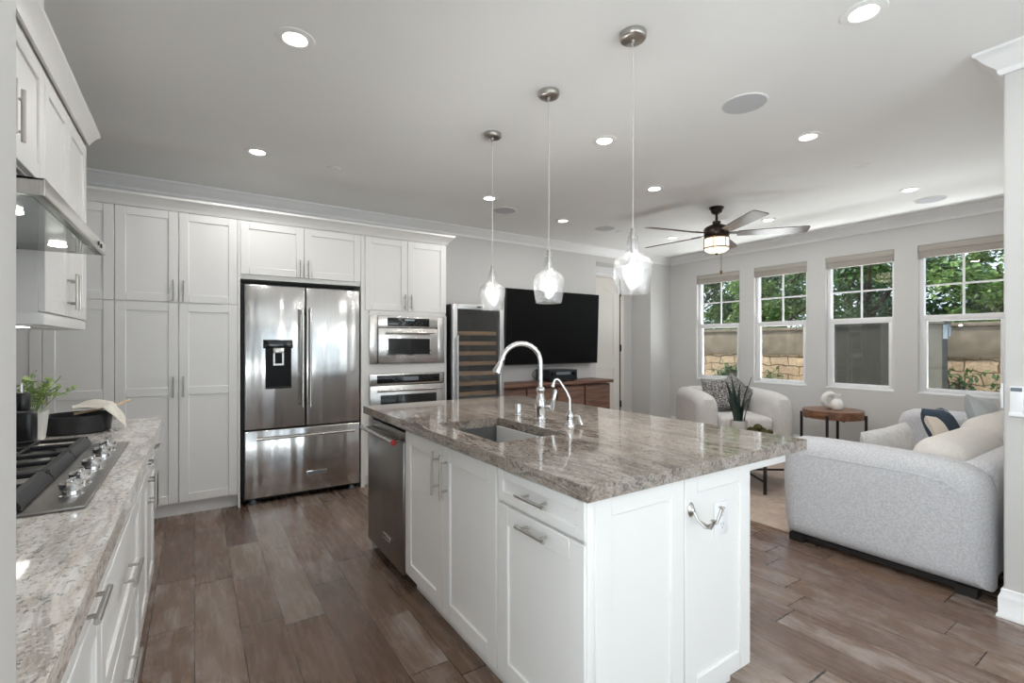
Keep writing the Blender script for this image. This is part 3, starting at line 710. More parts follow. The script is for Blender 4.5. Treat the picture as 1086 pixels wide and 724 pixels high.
single('power_cable', MB().tube(pts + [(3.72, 5.05, 1.04)], .004, 6), 'black_matte', 'thin black cable curling up beside the audio receiver', 'cable')

# ------------------------------------------------------------------ island
IX, IE = .953, 1.028                          # carcass face x (doors stand .02 proud), near end y
W = Face('W', IX)
t = thing('dishwasher', 'stainless dishwasher in the island with bar handle and red end cap', 'dishwasher', (1.2, 2.77, 0))
part('tub', MB().box(.975, 1.36, 2.456, 3.078, .10, .868).box(1.01, 1.36, 2.456, 3.078, .001, .10), 'black_matte', t)
d = part('door_panel', MB().box(.928, .974, 2.455, 3.08, .085, .80, .004).box(.945, .974, 2.455, 3.08, .80, .845, .003), 'stainless_dark', t)
hb = part('handle', bar((.884, 2.50, .797), (.884, 3.055, .797), (.046, 0, 0), .012), 'stainless_trim', d)
part('end_cap', MB().lathe((.884, 2.487, .797), [(.0165, 0), (.0165, -.006), (.010, -.008)], 20, axis='y'), 'red_enamel', hb, 'red round handle end cap')
bd = part('badge', MB().box(.9245, .9285, 2.655, 2.775, .185, .222, .001), 'chrome', d)
part('badge_lettering', letters('KitchenAid', .022).xf(Matrix.Translation((.9238, 2.715, .2035)) @ Matrix.Rotation(R(-90), 4, 'Z')), 'plastic_grey', bd)

def toe(mb, y0, y1): return mb.box(IX + .05, 1.37, y0, y1, .001, .10)
t = thing('sink_cabinet', 'white island base cabinet with two tall doors under the sink', 'cabinet', (1.16, 1.975, 0))
mb = MB().box(IX, IX + .018, 1.512, 2.45, .10, .876).box(IX + .018, 1.37, 1.512, 1.53, .10, .876).box(IX + .018, 1.37, 2.432, 2.45, .10, .876).box(IX + .018, 1.37, 1.53, 2.432, .10, .118)
part('carcass', toe(mb, 1.512, 2.45), CW, t)
d = part('door', W.door(1.981, 2.44, .108, .868, .068), CW, t); part('handle', W.pull(2.025, .735, .2, True), 'nickel', d)
d = part('door', W.door(1.516, 1.979, .108, .868, .068), CW, t); part('handle', W.pull(1.935, .735, .2, True), 'nickel', d)
t = thing('drawer_cabinet', 'white island corner cabinet with a drawer above a pull-out door', 'cabinet', (1.16, 1.27, 0))
part('carcass', toe(MB().box(IX, 1.377, IE + .02, 1.511, .10, .876), IE + .02, 1.511), CW, t)
d = part('drawer', W.door(1.032, 1.509, .750, .868, .034), CW, t); part('handle', W.pull(1.265, .812, .16, False), 'nickel', d)
d = part('pull_out_door', W.door(1.032, 1.509, .108, .742, .068), CW, t); part('handle', W.pull(1.265, .707, .16, False), 'nickel', d)
SE = Face('S', IE + .02)
part('side_panel', MB().box(.94, .97, IE, IE + .02, .10, .876, .002), CW, t)
part('end_panel', SE.door(.97, 1.378, .10, .876, .066), CW, t)
t = thing('back_cabinet', 'white seating-side island cabinet with panelled end carrying the hook', 'cabinet', (1.58, 2.0, 0))
part('carcass', MB().box(1.378, 1.775, IE + .02, 3.08, .10, .876).box(1.378, 1.755, IE + .07, 3.04, .001, .10), CW, t)
part('end_panel', SE.door(1.38, 1.777, .10, .876, .066), CW, t)
single('cabinet_end_panel', MB().box(.955, 1.777, 3.081, 3.10, .001, .876), CW, 'white panel closing the far end of the island beside the dishwasher', 'panel')
mb = MB().prism([(1.776, .872), (2.05, .872), (2.05, .845), (1.776, .80)], 'y', 1.06, 1.085)
single('countertop_bracket', MB().box(1.777, 2.045, 1.032, 1.075, .835, .8755, .002), CW, 'white bracket under the island countertop overhang', 'bracket')

def slab_hole(x0, x1, y0, y1, z0, z1, hx0, hx1, hy0, hy1):
    b = bmesh.new()
    def ring(z, a0, a1, c0, c1): return [b.verts.new(p) for p in ((a0, c0, z), (a1, c0, z), (a1, c1, z), (a0, c1, z))]
    to, ti, bo, bi = ring(z1, x0, x1, y0, y1), ring(z1, hx0, hx1, hy0, hy1), ring(z0, x0, x1, y0, y1), ring(z0, hx0, hx1, hy0, hy1)
    for i in range(4):
        j = (i + 1) % 4
        b.faces.new((to[i], to[j], ti[j], ti[i])); b.faces.new((bo[j], bo[i], bi[i], bi[j])); b.faces.new((bo[i], bo[j], to[j], to[i])); b.faces.new((ti[i], ti[j], bi[j], bi[i]))
    ed = [e for e in b.edges if len(e.link_faces) == 2 and e.calc_face_angle(0) > 1]
    bmesh.ops.bevel(b, geom=ed, offset=.007, segments=3, profile=.5, affect='EDGES')
    return MB().bm(b)
HX0, HX1, HY0, HY1 = 1.03, 1.39, 1.665, 2.24
single('island_countertop', slab_hole(.915, 2.155, 1.0, 3.14, .8765, .921, HX0, HX1, HY0, HY1), 'granite_island', 'polished grey-brown granite slab on the kitchen island', 'countertop')
t = thing('kitchen_sink', 'grey undermount sink set in the island countertop', 'sink', (1.21, 1.95, .66))
mb = MB(); zb, zt = .68, .8755; q = .012
mb.box(HX0 - .02, HX0 + .004, HY0 - .02, HY1 + .02, zb, zt).box(HX1 - .004, HX1 + .02, HY0 - .02, HY1 + .02, zb, zt).box(HX0, HX1, HY0 - .02, HY0 + .004, zb, zt).box(HX0, HX1, HY1 - .004, HY1 + .02, zb, zt).box(HX0 - .02, HX1 + .02, HY0 - .02, HY1 + .02, zb - .012, zb)
part('basin', mb, 'sink_grey', t)
part('drain', MB().lathe((1.28, 1.95, zb), [(.045, 0), (.044, .003), (.034, .002), (.02, -.001)], 24), 'chrome', t)
mb = MB()
gx0, gx1, gy0, gy1, gz = HX0 + .03, HX1 - .03, HY0 + .03, HY1 - .03, .712
mb.tube([(gx0, gy0, gz), (gx1, gy0, gz), (gx1, gy1, gz), (gx0, gy1, gz), (gx0, gy0, gz)], .004, 6)
for k in range(1, 12): y = gy0 + (gy1 - gy0) * k / 12; mb.tube([(gx0, y, gz), (gx1, y, gz)], .002, 5)
for k in range(1, 4): x = gx0 + (gx1 - gx0) * k / 4; mb.tube([(x, gy0, gz - .003), (x, gy1, gz - .003)], .0025, 5)
mb.tube([(1.22, 1.87, gz + .003), (1.34, 1.87, gz + .003), (1.34, 2.03, gz + .003), (1.22, 2.03, gz + .003), (1.22, 1.87, gz + .003)], .005, 6)
for (x, y) in ((gx0, gy0), (gx1, gy0), (gx0, gy1), (gx1, gy1)): mb.tube([(x, y, gz), (x, y, zb + .001)], .005, 6)
single('sink_grid', mb, 'chrome', 'wire rack grid lying in the bottom of the sink', 'sink grid')

ZT = .9215
def arc(c, r, a0, a1, n, dirx, diry):
    return [(c[0] + dirx * r * math.cos(a), c[1] + diry * r * math.cos(a), c[2] + r * math.sin(a)) for a in [a0 + (a1 - a0) * k / n for k in range(n + 1)]]
FX, FY = 1.535, 2.045
t = thing('kitchen_faucet', 'chrome gooseneck pull-down faucet behind the sink', 'faucet', (FX, FY, ZT))
part('base', MB().lathe((FX, FY, ZT), [(.030, 0), (.030, .006), (.026, .010), (.024, .03), (.027, .055), (.030, .075), (.027, .10), (.020, .125), (.016, .14), (.020, .148), (.023, .155), (.023, .165), (.018, .172), (.013, .176)], 28), 'chrome', t)
ra = .105; top = ZT + .30; dxn, dyn = -.93, .37
nrm = math.hypot(dxn, dyn); dxn /= nrm; dyn /= nrm
cxy = (FX + dxn * ra, FY + dyn * ra)
pts = [(FX, FY, ZT + .17), (FX, FY, ZT + .24)] + [(cxy[0] - dxn * ra * math.cos(a), cxy[1] - dyn * ra * math.cos(a), top + ra * math.sin(a)) for a in [math.pi * k / 18 * .90 for k in range(19)]]
part('spout', MB().tube(pts, .0125, 16), 'chrome', t)
e = Vector(pts[-1]); dd = (e - Vector(pts[-2])).normalized()
part('spray_head', MB().tube([e, e + dd * .012, e + dd * .02, e + dd * .055, e + dd * .085, e + dd * .09], [.0145, .0165, .0145, .019, .025, .022], 18), 'chrome', t)
part('handle', MB().tube([(FX, FY, ZT + .075), (FX + .02, FY - .035, ZT + .066), (FX + .03, FY - .055, ZT + .066)], [.016, .014, .015], 14).tube([(FX + .03, FY - .058, ZT + .055), (FX + .034, FY - .066, ZT + .10), (FX + .040, FY - .076, ZT + .158), (FX + .041, FY - .078, ZT + .165)], [.013, .010, .0125, .007], 14), 'chrome', t)
t = thing('filter_faucet', 'small slim chrome water filter faucet, nearest the island end', 'faucet', (1.53, 1.80, ZT))
gx, gy = 1.53, 1.80
part('base', MB().lathe((gx, gy, ZT), [(.026, 0), (.025, .008), (.018, .02), (.015, .035), (.018, .05), (.016, .062), (.009, .072), (.006, .078)], 24), 'chrome', t)
pts = [(gx, gy, ZT + .07), (gx, gy, ZT + .135), (gx - .012, gy + .010, ZT + .17), (gx - .03, gy + .025, ZT + .205), (gx - .038, gy + .032, ZT + .222), (gx - .046, gy + .039, ZT + .230), (gx - .055, gy + .046, ZT + .226), (gx - .060, gy + .050, ZT + .212), (gx - .064, gy + .053, ZT + .192)]
part('spout', MB().tube(pts, [.006] * 7 + [.007, .010], 12), 'chrome', t)
part('lever', MB().tube([(gx, gy, ZT + .045), (gx + .018, gy - .03, ZT + .052), (gx + .022, gy - .04, ZT + .05), (gx + .03, gy - .055, ZT + .012)], [.008, .008, .009, .007], 10), 'chrome', t)
single('air_gap_cap', MB().lathe((1.53, 2.249, ZT), [(.021, 0), (.021, .004), (.018, .006), (.0185, .058), (.016, .064), (.008, .066)], 24), 'chrome', 'short chrome cylinder cap on the counter left of the gooseneck faucet', 'air gap', loc=(1.53, 2.249, ZT))
t = thing('robe_hook', 'double nickel hook on the island end panel', 'hook', (1.415, 1.02, .755))
hx, hy, hz = 1.412, 1.0275, .757
part('plate', MB().lathe((hx, hy, hz), [(.022, 0), (.020, -.004), (.012, -.008), (.007, -.014)], 24, axis='y').xf(Matrix.Translation((hx, hy, hz)) @ Matrix.Diagonal((.72, 1, 1.15, 1)) @ Matrix.Translation((-hx, -hy, -hz))), 'nickel', t)
for sx_, ex, ez in ((0, .018, -.036), (1, .062, .0)):
    pts = [(hx, hy - .012, hz - .004), (hx + .003, hy - .026, hz - .030), (hx + .014 + .012 * sx_, hy - .046, hz - .050 + .004 * sx_), (hx + ex * .8, hy - .066, hz - .046 + .012 * sx_), (hx + ex, hy - .074, hz + ez + .012), (hx + ex, hy - .075, hz + ez + .016)]
    part('prong', MB().tube(pts, [.005, .0045, .0045, .0045, .005, .007], 10).lathe(pts[-1], [(.010, 0), (.0105, .0025), (.006, .004)], 14), 'nickel', t)
t = thing('power_outlet', 'white double power outlet on the island end panel beside the hook', 'outlet', (1.594, 1.038, .69))
ox, oz, oy = 1.594, .69, IE + .0088
part('plate', MB().box(ox - .038, ox + .038, oy - .006, oy, oz - .06, oz + .06, .002), 'plastic_white', t)
for s in (-.022, .022):
    rc = part('receptacle', MB().box(ox - .017, ox + .017, oy - .0085, oy - .0055, oz + s - .017, oz + s + .017, .003), 'plastic_white', t)
    part('slots', MB().box(ox - .008, ox - .006, oy - .0089, oy - .008, oz + s - .002, oz + s + .009).box(ox + .006, ox + .008, oy - .0089, oy - .008, oz + s - .002, oz + s + .009).box(ox - .002, ox + .002, oy - .0089, oy - .008, oz + s - .011, oz + s - .007), 'plastic_grey', rc)

# ------------------------------------------------------------------ pendants
def pendant(x, y, ztop, label):
    t = thing('pendant_light', label, 'pendant light', (x, y, ZC), 'glass pendants over the island')
    part('canopy', MB().lathe((x, y, ZC), [(.060, 0), (.060, -.020), (.056, -.026), (.050, -.030), (.010, -.031), (.008, -.045), (.003, -.048)], 36), 'nickel', t)
    zg = ztop                                                         # glass neck top
    part('cord', MB().tube([(x, y, ZC - .04), (x + .002, y, ZC - .4), (x, y, zg + .02)], .0024, 6), 'cord_clear', t)
    part('socket', MB().lathe((x, y, zg), [(.004, .04), (.010, .035), (.010, .022), (.014, .018), (.014, -.01), (.010, -.012), (.010, -.075), (.009, -.078)], 20), 'nickel', t)
    prof = [(.018, .002), (.024, -.004), (.022, -.012), (.027, -.028), (.027, -.045), (.026, -.060), (.032, -.074), (.054, -.088), (.076, -.104), (.086, -.120), (.0885, -.138), (.086, -.170), (.081, -.208), (.075, -.245), (.072, -.258), (.069, -.260)]
    part('glass_shade', MB().lathe((x, y, zg), prof + [(r - .003, z) for r, z in reversed(prof[:-1])], 40, cap=False), 'seeded_glass', t)
    b = part('bulb', MB().lathe((x, y, zg), [(.011, -.078), (.014, -.09), (.028, -.115), (.034, -.140), (.030, -.165), (.015, -.182), (.004, -.186)], 20), 'window_glass', t)
    part('filament', MB().lathe((x, y, zg), [(.003, -.085), (.005, -.10), (.007, -.125), (.006, -.15), (.003, -.168)], 12), 'bulb_warm', b)
    return t
PENDANT_W = 9
def bulb_in(t):
    d = bpy.data.lights.new('pendant_lamp', 'POINT'); d.energy = PENDANT_W; d.shadow_soft_size = .016; d.color = (1, .97, .94)
    o = bpy.data.objects.new('pendant_lamp', d); COL.objects.link(o); o.parent = t; o.location = (0, 0, 1.815 - .140 - ZC)
p0 = pendant(1.669, 1.522, 1.815, 'clear seeded glass pendant over the island, nearest and rightmost of the three')
p1 = dup(p0, (1.661, 2.136, ZC), 'clear seeded glass pendant over the island, middle one in front of the television')
p2 = dup(p0, (1.671, 2.767, ZC), 'clear seeded glass pendant over the island, farthest, in front of the wine cooler')

for p_ in (p0, p1, p2): bulb_in(p_)
# ------------------------------------------------------------------ ceiling fan
fx, fy = 4.504, 2.969
t = thing('ceiling_fan', 'dark bronze ceiling fan with five blades and glowing lantern light', 'ceiling fan', (fx, fy, ZC))
part('canopy', MB().lathe((fx, fy, ZC), [(.072, 0), (.072, -.012), (.060, -.022), (.050, -.055), (.030, -.068), (.014, -.072)], 32), 'bronze_dark', t)
part('downrod', MB().tube([(fx, fy, ZC - .06), (fx, fy, 2.56)], .013, 14), 'bronze_dark', t)
part('motor', MB().lathe((fx, fy, 0), [(.02, 2.60), (.04, 2.595), (.04, 2.565), (.07, 2.555), (.112, 2.535), (.125, 2.515), (.125, 2.45), (.115, 2.435), (.12, 2.425), (.05, 2.42)], 36), 'bronze_dark', t)
ln = part('lantern_shade', MB().lathe((fx, fy, 0), [(.10, 2.42), (.115, 2.415), (.118, 2.31), (.105, 2.292), (.075, 2.275), (.03, 2.266)], 36), 'lantern_glow', t)
mb = MB()
for z, rr in ((2.42, .124), (2.318, .128)): mb.lathe((fx, fy, z), [(rr - .01, -.006), (rr, -.006), (rr, .006), (rr - .01, .006), (rr - .01, -.006)], 36, cap=False)
for k in range(6):
    a = math.pi / 3 * k + .3; c, s = math.cos(a), math.sin(a)
    mb.tube([(fx + .122 * c, fy + .122 * s, 2.42), (fx + .124 * c, fy + .124 * s, 2.318)], .005, 6)
mb.lathe((fx, fy, 0), [(.02, 2.268), (.016, 2.258), (.006, 2.25)], 16)
part('lantern_cage', mb, 'bronze_brass', ln)
for dx in (-.008, .012): part('pull_chain', MB().tube([(fx + dx, fy - .05, 2.29), (fx + dx, fy - .05, 2.08)], .0015, 5).lathe((fx + dx, fy - .05, 2.045), [(.003, .04), (.006, .03), (.006, .005), (.003, 0)], 8), 'bronze_brass', t)
for k in range(5):
    ang = R(-16 + 72 * k - 33.49)
    Mb = Matrix.Translation((fx, fy, 2.462)) @ Matrix.Rotation(ang, 4, 'Z') @ Matrix.Rotation(R(-12), 4, 'X')
    mb = MB(); prof = [(.20, -.055), (.50, -.068), (.80, -.076), (.835, -.070), (.845, -.05), (.845, .05), (.835, .070), (.80, .076), (.50, .068), (.20, .055)]
    bl = part('blade', mb.prism(prof, 'z', -.004, .004).xf(Mb), 'blade_wood', t)
    part('blade_iron', MB().box(.09, .27, -.028, .028, .0045, .010, .002).xf(Mb), 'bronze_dark', bl)

# ------------------------------------------------------------------ left run: base cabinets, countertop, cooktop
E = Face('E', -.205)
t = thing('base_cabinet', 'white base cabinet at the far end of the left run, small drawers above doors', 'cabinet', (-.5, 2.86, 0))
def lcar(y0, y1): return MB().box(-.798, -.205, y0, y1, .10, .876).box(-.798, -.26, y0, y1, .001, .10)
part('carcass', lcar(2.452, 3.25), CW, t)
for a, b in ((2.455, 2.851), (2.853, 3.248)):
    d = part('drawer', E.door(a, b, .735, .868, .04), CW, t); part('handle', E.pull((a + b) / 2, .80, .12, False), 'nickel', d)
for a, b, hs in ((2.455, 2.851, 2.815), (2.853, 3.248, 2.889)):
    d = part('door', E.door(a, b, .108, .727), CW, t); part('handle', E.pull(hs, .63, .16, True), 'nickel', d)
t = thing('base_cabinet', 'white base cabinet under the cooktop with two wide deep drawers', 'cabinet', (-.5, 2.0, 0))
part('carcass', MB().box(-.798, -.205, 1.49, 2.449, .10, .80).box(-.222, -.205, 1.49, 2.449, .80, .876).box(-.798, -.26, 1.49, 2.449, .001, .10), CW, t)
part('false_front', E.door(1.493, 2.447, .735, .868, .04), CW, t)
for z0, z1, hz in ((.425, .729, .58), (.108, .419, .27)):
    d = part('drawer', E.door(1.493, 2.447, z0, z1), CW, t); part('handle', E.pull(1.98, hz, .22, False), 'nickel', d)
t = thing('base_cabinet', 'white base cabinet nearest the camera on the left, drawers above a door', 'cabinet', (-.5, 1.08, 0))
part('carcass', lcar(.68, 1.487), CW, t)
for a, b in ((.683, 1.05), (1.052, 1.485)):
    d = part('drawer', E.door(a, b, .735, .868, .04), CW, t); part('handle', E.pull((a + b) / 2 - .01, .80, .16, False), 'nickel', d)
d = part('door', E.door(1.052, 1.485, .108, .727), CW, t); part('handle', E.pull(1.10, .62, .16, True), 'nickel', d)
d = part('door', E.door(.683, 1.05, .108, .727), CW, t)
single('left_countertop', slab_hole(-.798, -.147, .676, 3.272, .8765, .921, -.74, -.24, 1.57, 2.44), 'granite_counter', 'pale granite slab along the left wall under the cooktop', 'countertop')

t = thing('gas_cooktop', 'stainless gas cooktop with black grates on the left counter', 'cooktop', (-.49, 2.0, ZT))
part('tray', MB().box(-.752, -.222, 1.545, 2.472, ZT + .0002, ZT + .009, .003).box(-.735, -.245, 1.575, 2.435, .85, ZT + .002), 'stainless_dark', t)
GZ = .965
for k in range(3):
    y0, y1 = 1.56 + k * .302, 1.56 + (k + 1) * .302 - .006
    mb = MB(); xa, xb = -.742, -.345
    for (a, b, c, d) in ((xa, xb, y0, y0 + .014), (xa, xb, y1 - .014, y1), (xa, xa + .016, y0, y1)): mb.box(a, b, c, d, GZ - .014, GZ, .003)
    mb.prism([(xb - .022, GZ), (xb - .006, GZ), (xb + .008, GZ - .022), (xb + .008, GZ - .032), (xb - .022, GZ - .032)], 'y', y0, y1)
    ym = (y0 + y1) / 2
    mb.box(xa, xb - .02, ym - .006, ym + .006, GZ - .012, GZ + .001, .002)
    for x in (xa + .13, xa + .26): mb.box(x - .006, x + .006, y0, y1, GZ - .012, GZ + .001, .002)
    for x in (xa + .008, xb - .012):
        for y in (y0 + .01, y1 - .01): mb.box(x - .008, x + .008, y - .008, y + .008, ZT + .009, GZ - .010)
    part('grate', mb, 'black_iron', t)
for x, y, rr in ((-.64, 1.71, .04), (-.45, 1.71, .032), (-.545, 2.01, .055), (-.64, 2.31, .032), (-.45, 2.31, .04)):
    b = part('burner', MB().lathe((x, y, ZT + .009), [(rr + .012, 0), (rr + .010, .008), (rr, .012)], 24), 'stainless_trim', t)
    part('burner_cap', MB().lathe((x, y, ZT + .0205), [(rr, 0), (rr, .006), (rr - .005, .009), (rr * .5, .010)], 24), 'black_iron', b)
for y in (1.66, 1.775, 1.955, 2.15, 2.275):
    kx, kz = -.266, ZT + .009
    part('knob', MB().lathe((kx, y, kz), [(.026, 0), (.026, .004), (.020, .006), (.019, .014), (.023, .018), (.0245, .022), (.0245, .034), (.021, .038), (.010, .039)], 28).box(kx - .006, kx + .006, y - .022, y + .022, kz + .036, kz + .045, .003), 'chrome', t)

# pan, towel, spoon, plant, bottle
PX, PY = -.45, 2.93
mb = MB().lathe((PX, PY, ZT + .001), [(.112, 0), (.120, .006), (.125, .06), (.127, .080), (.123, .081), (.119, .060), (.112, .010), (.05, .007)], 48)
t = thing('skillet', 'black deep round skillet on the counter beyond the cooktop', 'pan', (PX, PY, ZT))
part('pan', mb, 'black_iron', t)
part('handle', MB().tube([(PX - .118, PY + .05, ZT + .062), (PX - .15, PY + .055, ZT + .064), (PX - .158, PY + .02, ZT + .064), (PX - .15, PY - .015, ZT + .064), (PX - .12, PY - .02, ZT + .062)], .006, 8), 'black_iron', t)
def towel():
    b = MB(); nu, nv = 22, 18; V = []
    for i in range(nu + 1):
        for j in range(nv + 1):
            u, v = i / nu, j / nv
            x = PX + .0 + .185 * u - .03 * v; y = PY - .10 + .17 * v + .02 * u
            d = math.hypot(x - PX, y - PY)
            h = .112 + .02 * math.sin(math.pi * u) * v if d < .134 else max(.004 + .03 * v, .118 - (d - .134) * 1.7)
            z = ZT + h + .005 * math.sin(9 * u + 5 * v) + .004 * math.sin(17 * v)
            z = max(z, ZT + .003)
            V.append((x, y, z))
    F = [(i * (nv + 1) + j, (i + 1) * (nv + 1) + j, (i + 1) * (nv + 1) + j + 1, i * (nv + 1) + j + 1) for i in range(nu) for j in range(nv)]
    n0 = len(V); V += [(p[0], p[1], p[2] + .004) for p in V]; F += [tuple(n0 + q for q in reversed(f)) for f in F]
    return b.raw(V, F)
single('dish_towel', towel(), 'towel', 'off-white crumpled towel draped over the skillet rim', 'towel')
single('wooden_spoon', MB().tube([(PX + .0, PY - .06, ZT + .089), (PX + .09, PY + .03, ZT + .098), (PX + .18, PY + .12, ZT + .122)], [.006, .005, .006], 10), 'spoon_wood', 'pale wooden spoon handle sticking out over the towel', 'spoon')
t = thing('potted_herb', 'leafy green herb in a square white pot behind the cooktop', 'potted plant', (-.572, 2.755, ZT))
qx, qy = -.572, 2.755
mb = MB().rings([[(qx + s * sx, qy + s * sy, ZT + .001 + z) for sx, sy in ((-1, -1), (1, -1), (1, 1), (-1, 1))] for s, z in ((.042, 0), (.052, .12), (.046, .12), (.044, .105))])
part('pot', mb, 'ceramic_white', t)
part('soil', MB().lathe((qx, qy, ZT + .098), [(.042, 0), (.042, .006)], 12), 'soil', t)
def leafquad(mb, p, d, n, ln, wd):
    d = d.normalized(); s = d.cross(n); s = (s.normalized() if s.length > 1e-4 else d.orthogonal().normalized()); n2 = s.cross(d)
    a = p + d * ln * .5
    mb.raw([p, a + s * wd / 2 + n2 * wd * .12, p + d * ln, a - s * wd / 2 + n2 * wd * .12, a], [(0, 1, 4), (1, 2, 4), (2, 3, 4), (3, 0, 4)])
rng = random.Random(3)
mb = MB(); ms = MB()
for k in range(26):
    a = rng.uniform(0, 2 * math.pi); sp_ = rng.uniform(.02, .15); hgt = rng.uniform(.07, .19)
    p1 = Vector((qx + math.cos(a) * .02, qy + math.sin(a) * .02, ZT + .10)); p3 = Vector((qx + math.cos(a) * sp_, qy + math.sin(a) * sp_, ZT + .10 + hgt)); p2 = (p1 + p3) / 2 + Vector((0, 0, .03))
    ms.tube([p1, p2, p3], .0015, 5)
    for j in range(11):
        f = .3 + .7 * j / 10; q_ = p1.lerp(p2, f * 2) if f < .5 else p2.lerp(p3, f * 2 - 1)
        leafquad(mb, q_, Vector((rng.uniform(-1, 1), rng.uniform(-1, 1), rng.uniform(-.2, .8))), Vector((rng.uniform(-.5, .5), rng.uniform(-.5, .5), 1)), rng.uniform(.02, .034), rng.uniform(.014, .022))
part('foliage', mb, 'leaf_plant', t); part('stems', ms, 'mint_leaf', t)
bx, by = -.552, 2.56
t = thing('soap_bottle', 'matte black bottle in front of the herb pot at the wall edge', 'bottle', (bx, by, ZT))
part('body', MB().box(bx - .04, bx + .04, by - .04, by + .04, ZT + .001, ZT + .15, .02, 4), 'bottle_black', t)
part('cap', MB().lathe((bx, by, ZT + .149), [(.022, 0), (.024, .004), (.024, .06), (.020, .066)], 20), 'bottle_black', t)
part('pump', MB().tube([(bx, by, ZT + .21), (bx, by, ZT + .25)], .005, 8), 'chrome', t)

# ------------------------------------------------------------------ left wall cabinets and hood
U = Face('E', -.49)
t = thing('wall_cabinet', 'white wall cabinet right of the hood with a pair of tall doors', 'cabinet', (-.63, 2.88, 1.4))
part('carcass', MB().box(-.798, -.49, 2.470, 3.296, 1.44, 2.40), CW, t)
part('light_rail', MB().box(-.798, -.474, 2.470, 3.296, 1.396, 1.44, .002), CW, t)
for a, b, hs in ((2.472, 2.883, 2.85), (2.885, 3.294, 2.918)):
    d = part('door', U.door(a, b, 1.444, 2.345), CW, t); part('handle', U.pull(hs, 1.555, .16, True), 'nickel', d)
t = thing('wall_cabinet', 'white wall cabinet above the range hood rising to the ceiling', 'cabinet', (-.63, 2.0, 1.9))
part('carcass', MB().box(-.798, -.49, 1.552, 2.468, 1.905, 2.40).box(-.798, -.472, 1.552, 2.466, 2.40, 2.736), CW, t)
for a, b, hs in ((1.554, 2.009, 1.97), (2.011, 2.466, 2.05)):
    d = part('door', U.door(a, b, 1.91, 2.345), CW, t); part('handle', U.pull(hs, 2.02, .16, True), 'nickel', d)
t = thing('wall_cabinet', 'white wall cabinet nearest the camera, mostly hidden by the wall end', 'cabinet', (-.63, 1.1, 1.4))
part('carcass', MB().box(-.798, -.49, .676, 1.550, 1.396, 2.40), CW, t)
for a, b in ((.68, 1.114), (1.116, 1.548)): part('door', U.door(a, b, 1.444, 2.345), CW, t)
LC = [(0, 0), (.010, 0), (.018, .018), (.036, .048), (.050, .062), (.050, .078), (0, .078)]
r = [[(-.47 + n, .676, 2.36 + z) for n, z in LC], [(-.47 + n, 3.296 + n, 2.36 + z) for n, z in LC], [(-.798, 3.296 + n, 2.36 + z) for n, z in LC]]
single('cabinet_cornice', MB().rings(r).box(-.798, -.47, .676, 3.296, 2.402, 2.43), CW, 'white cornice moulding on the wall cabinets above the cooktop', 'cornice')
t = thing('under_cabinet_light', 'slim glowing light strip under the wall cabinet right of the hood', 'light', (-.62, 2.7, 1.39))
part('housing', MB().box(-.68, -.52, 2.50, 3.1, 1.390, 1.3955), 'plastic_white', t)
part('diffuser', MB().box(-.65, -.55, 2.52, 2.66, 1.3875, 1.3905), 'lamp_cool', t)
t = thing('range_hood', 'stainless range hood with glass underside above the cooktop', 'range hood', (-.54, 2.01, 1.67))
part('body', MB().prism([(-.798, 1.90), (-.50, 1.90), (-.48, 1.712), (-.298, 1.712), (-.298, 1.708), (-.798, 1.68)], 'y', 1.553, 2.467), 'stainless_flat', t)
part('front_strip', MB().box(-.305, -.295, 1.553, 2.467, 1.672, 1.713, .001).box(-.798, -.305, 1.553, 1.559, 1.672, 1.712).box(-.798, -.305, 2.461, 2.467, 1.672, 1.712), 'stainless_trim', t)
part('glass_panel', MB().box(-.76, -.32, 1.575, 2.445, 1.668, 1.673), 'hood_glass', t)
part('grease_slot', MB().box(-.56, -.53, 1.6, 2.42, 1.664, 1.669), 'black_matte', t)
for y in (1.76, 2.27): part('lamp', MB().lathe((-.40, y, 1.664), [(.024, 0), (.024, .004)], 24), 'lamp_cool', t)
for y in (2.30, 2.36): part('button', MB().lathe((-.295, y, 1.692), [(.008, 0), (.008, .003)], 12, axis='x'), 'black_matte', t)

# ------------------------------------------------------------------ partition fittings
t = thing('thermostat', 'white wall remote with small grey display on the right wall end', 'thermostat', (3.262, .575, 1.05))
part('case', MB().box(3.252, 3.2695, .553, .600, .992, 1.122, .004), 'plastic_white', t)
part('display', MB().box(3.2508, 3.2525, .557, .596, 1.098, 1.116), 'plastic_grey', t)
part('cradle', MB().box(3.247, 3.2695, .551, .602, .978, .997, .004), 'plastic_white', t)
t = thing('light_switch', 'white switch plate on the wall end face above the sofa back', 'switch', (3.31, .63, 1.07))
part('plate', MB().box(3.275, 3.352, .6245, .634, 1.012, 1.132, .002), 'plastic_white', t)
part('rocker', MB().box(3.297, 3.330, .634, .641, 1.035, 1.108, .002), 'plastic_white', t)

# ------------------------------------------------------------------ living area
single('area_rug', MB().box(3.465, 6.15, 1.35, 4.15, .0005, .014, .004), 'rug_pile', 'beige area rug under the coffee table', 'rug')
SF = 'sofa_fabric'
t = thing('sofa', 'large pale grey boucle sofa seen from its arm side', 'sofa', (4.5, 1.22, 0))
arm = [(1.70, .045), (1.722, .14), (1.735, .45), (1.728, .60), (1.70, .665), (1.64, .695), (1.5, .703), (1.2, .703), (.95, .698), (.83, .684), (.755, .655), (.71, .610), (.688, .53), (.684, .3), (.690, .045)]
part('arm', MB().rprism(arm, 'x', 3.342, 3.60, .10, 7), SF, t)
part('welt_seam', MB().tube([(3.3425, y, z) for y, z in [(1.625, .12), (1.63, .45), (1.612, .575), (1.56, .600), (1.4, .603), (1.2, .603), (.95, .598), (.86, .585), (.81, .55), (.79, .48), (.788, .12)]], .0035, 6), SF, t)
arm2 = [(y, z * 1.05) for y, z in arm]
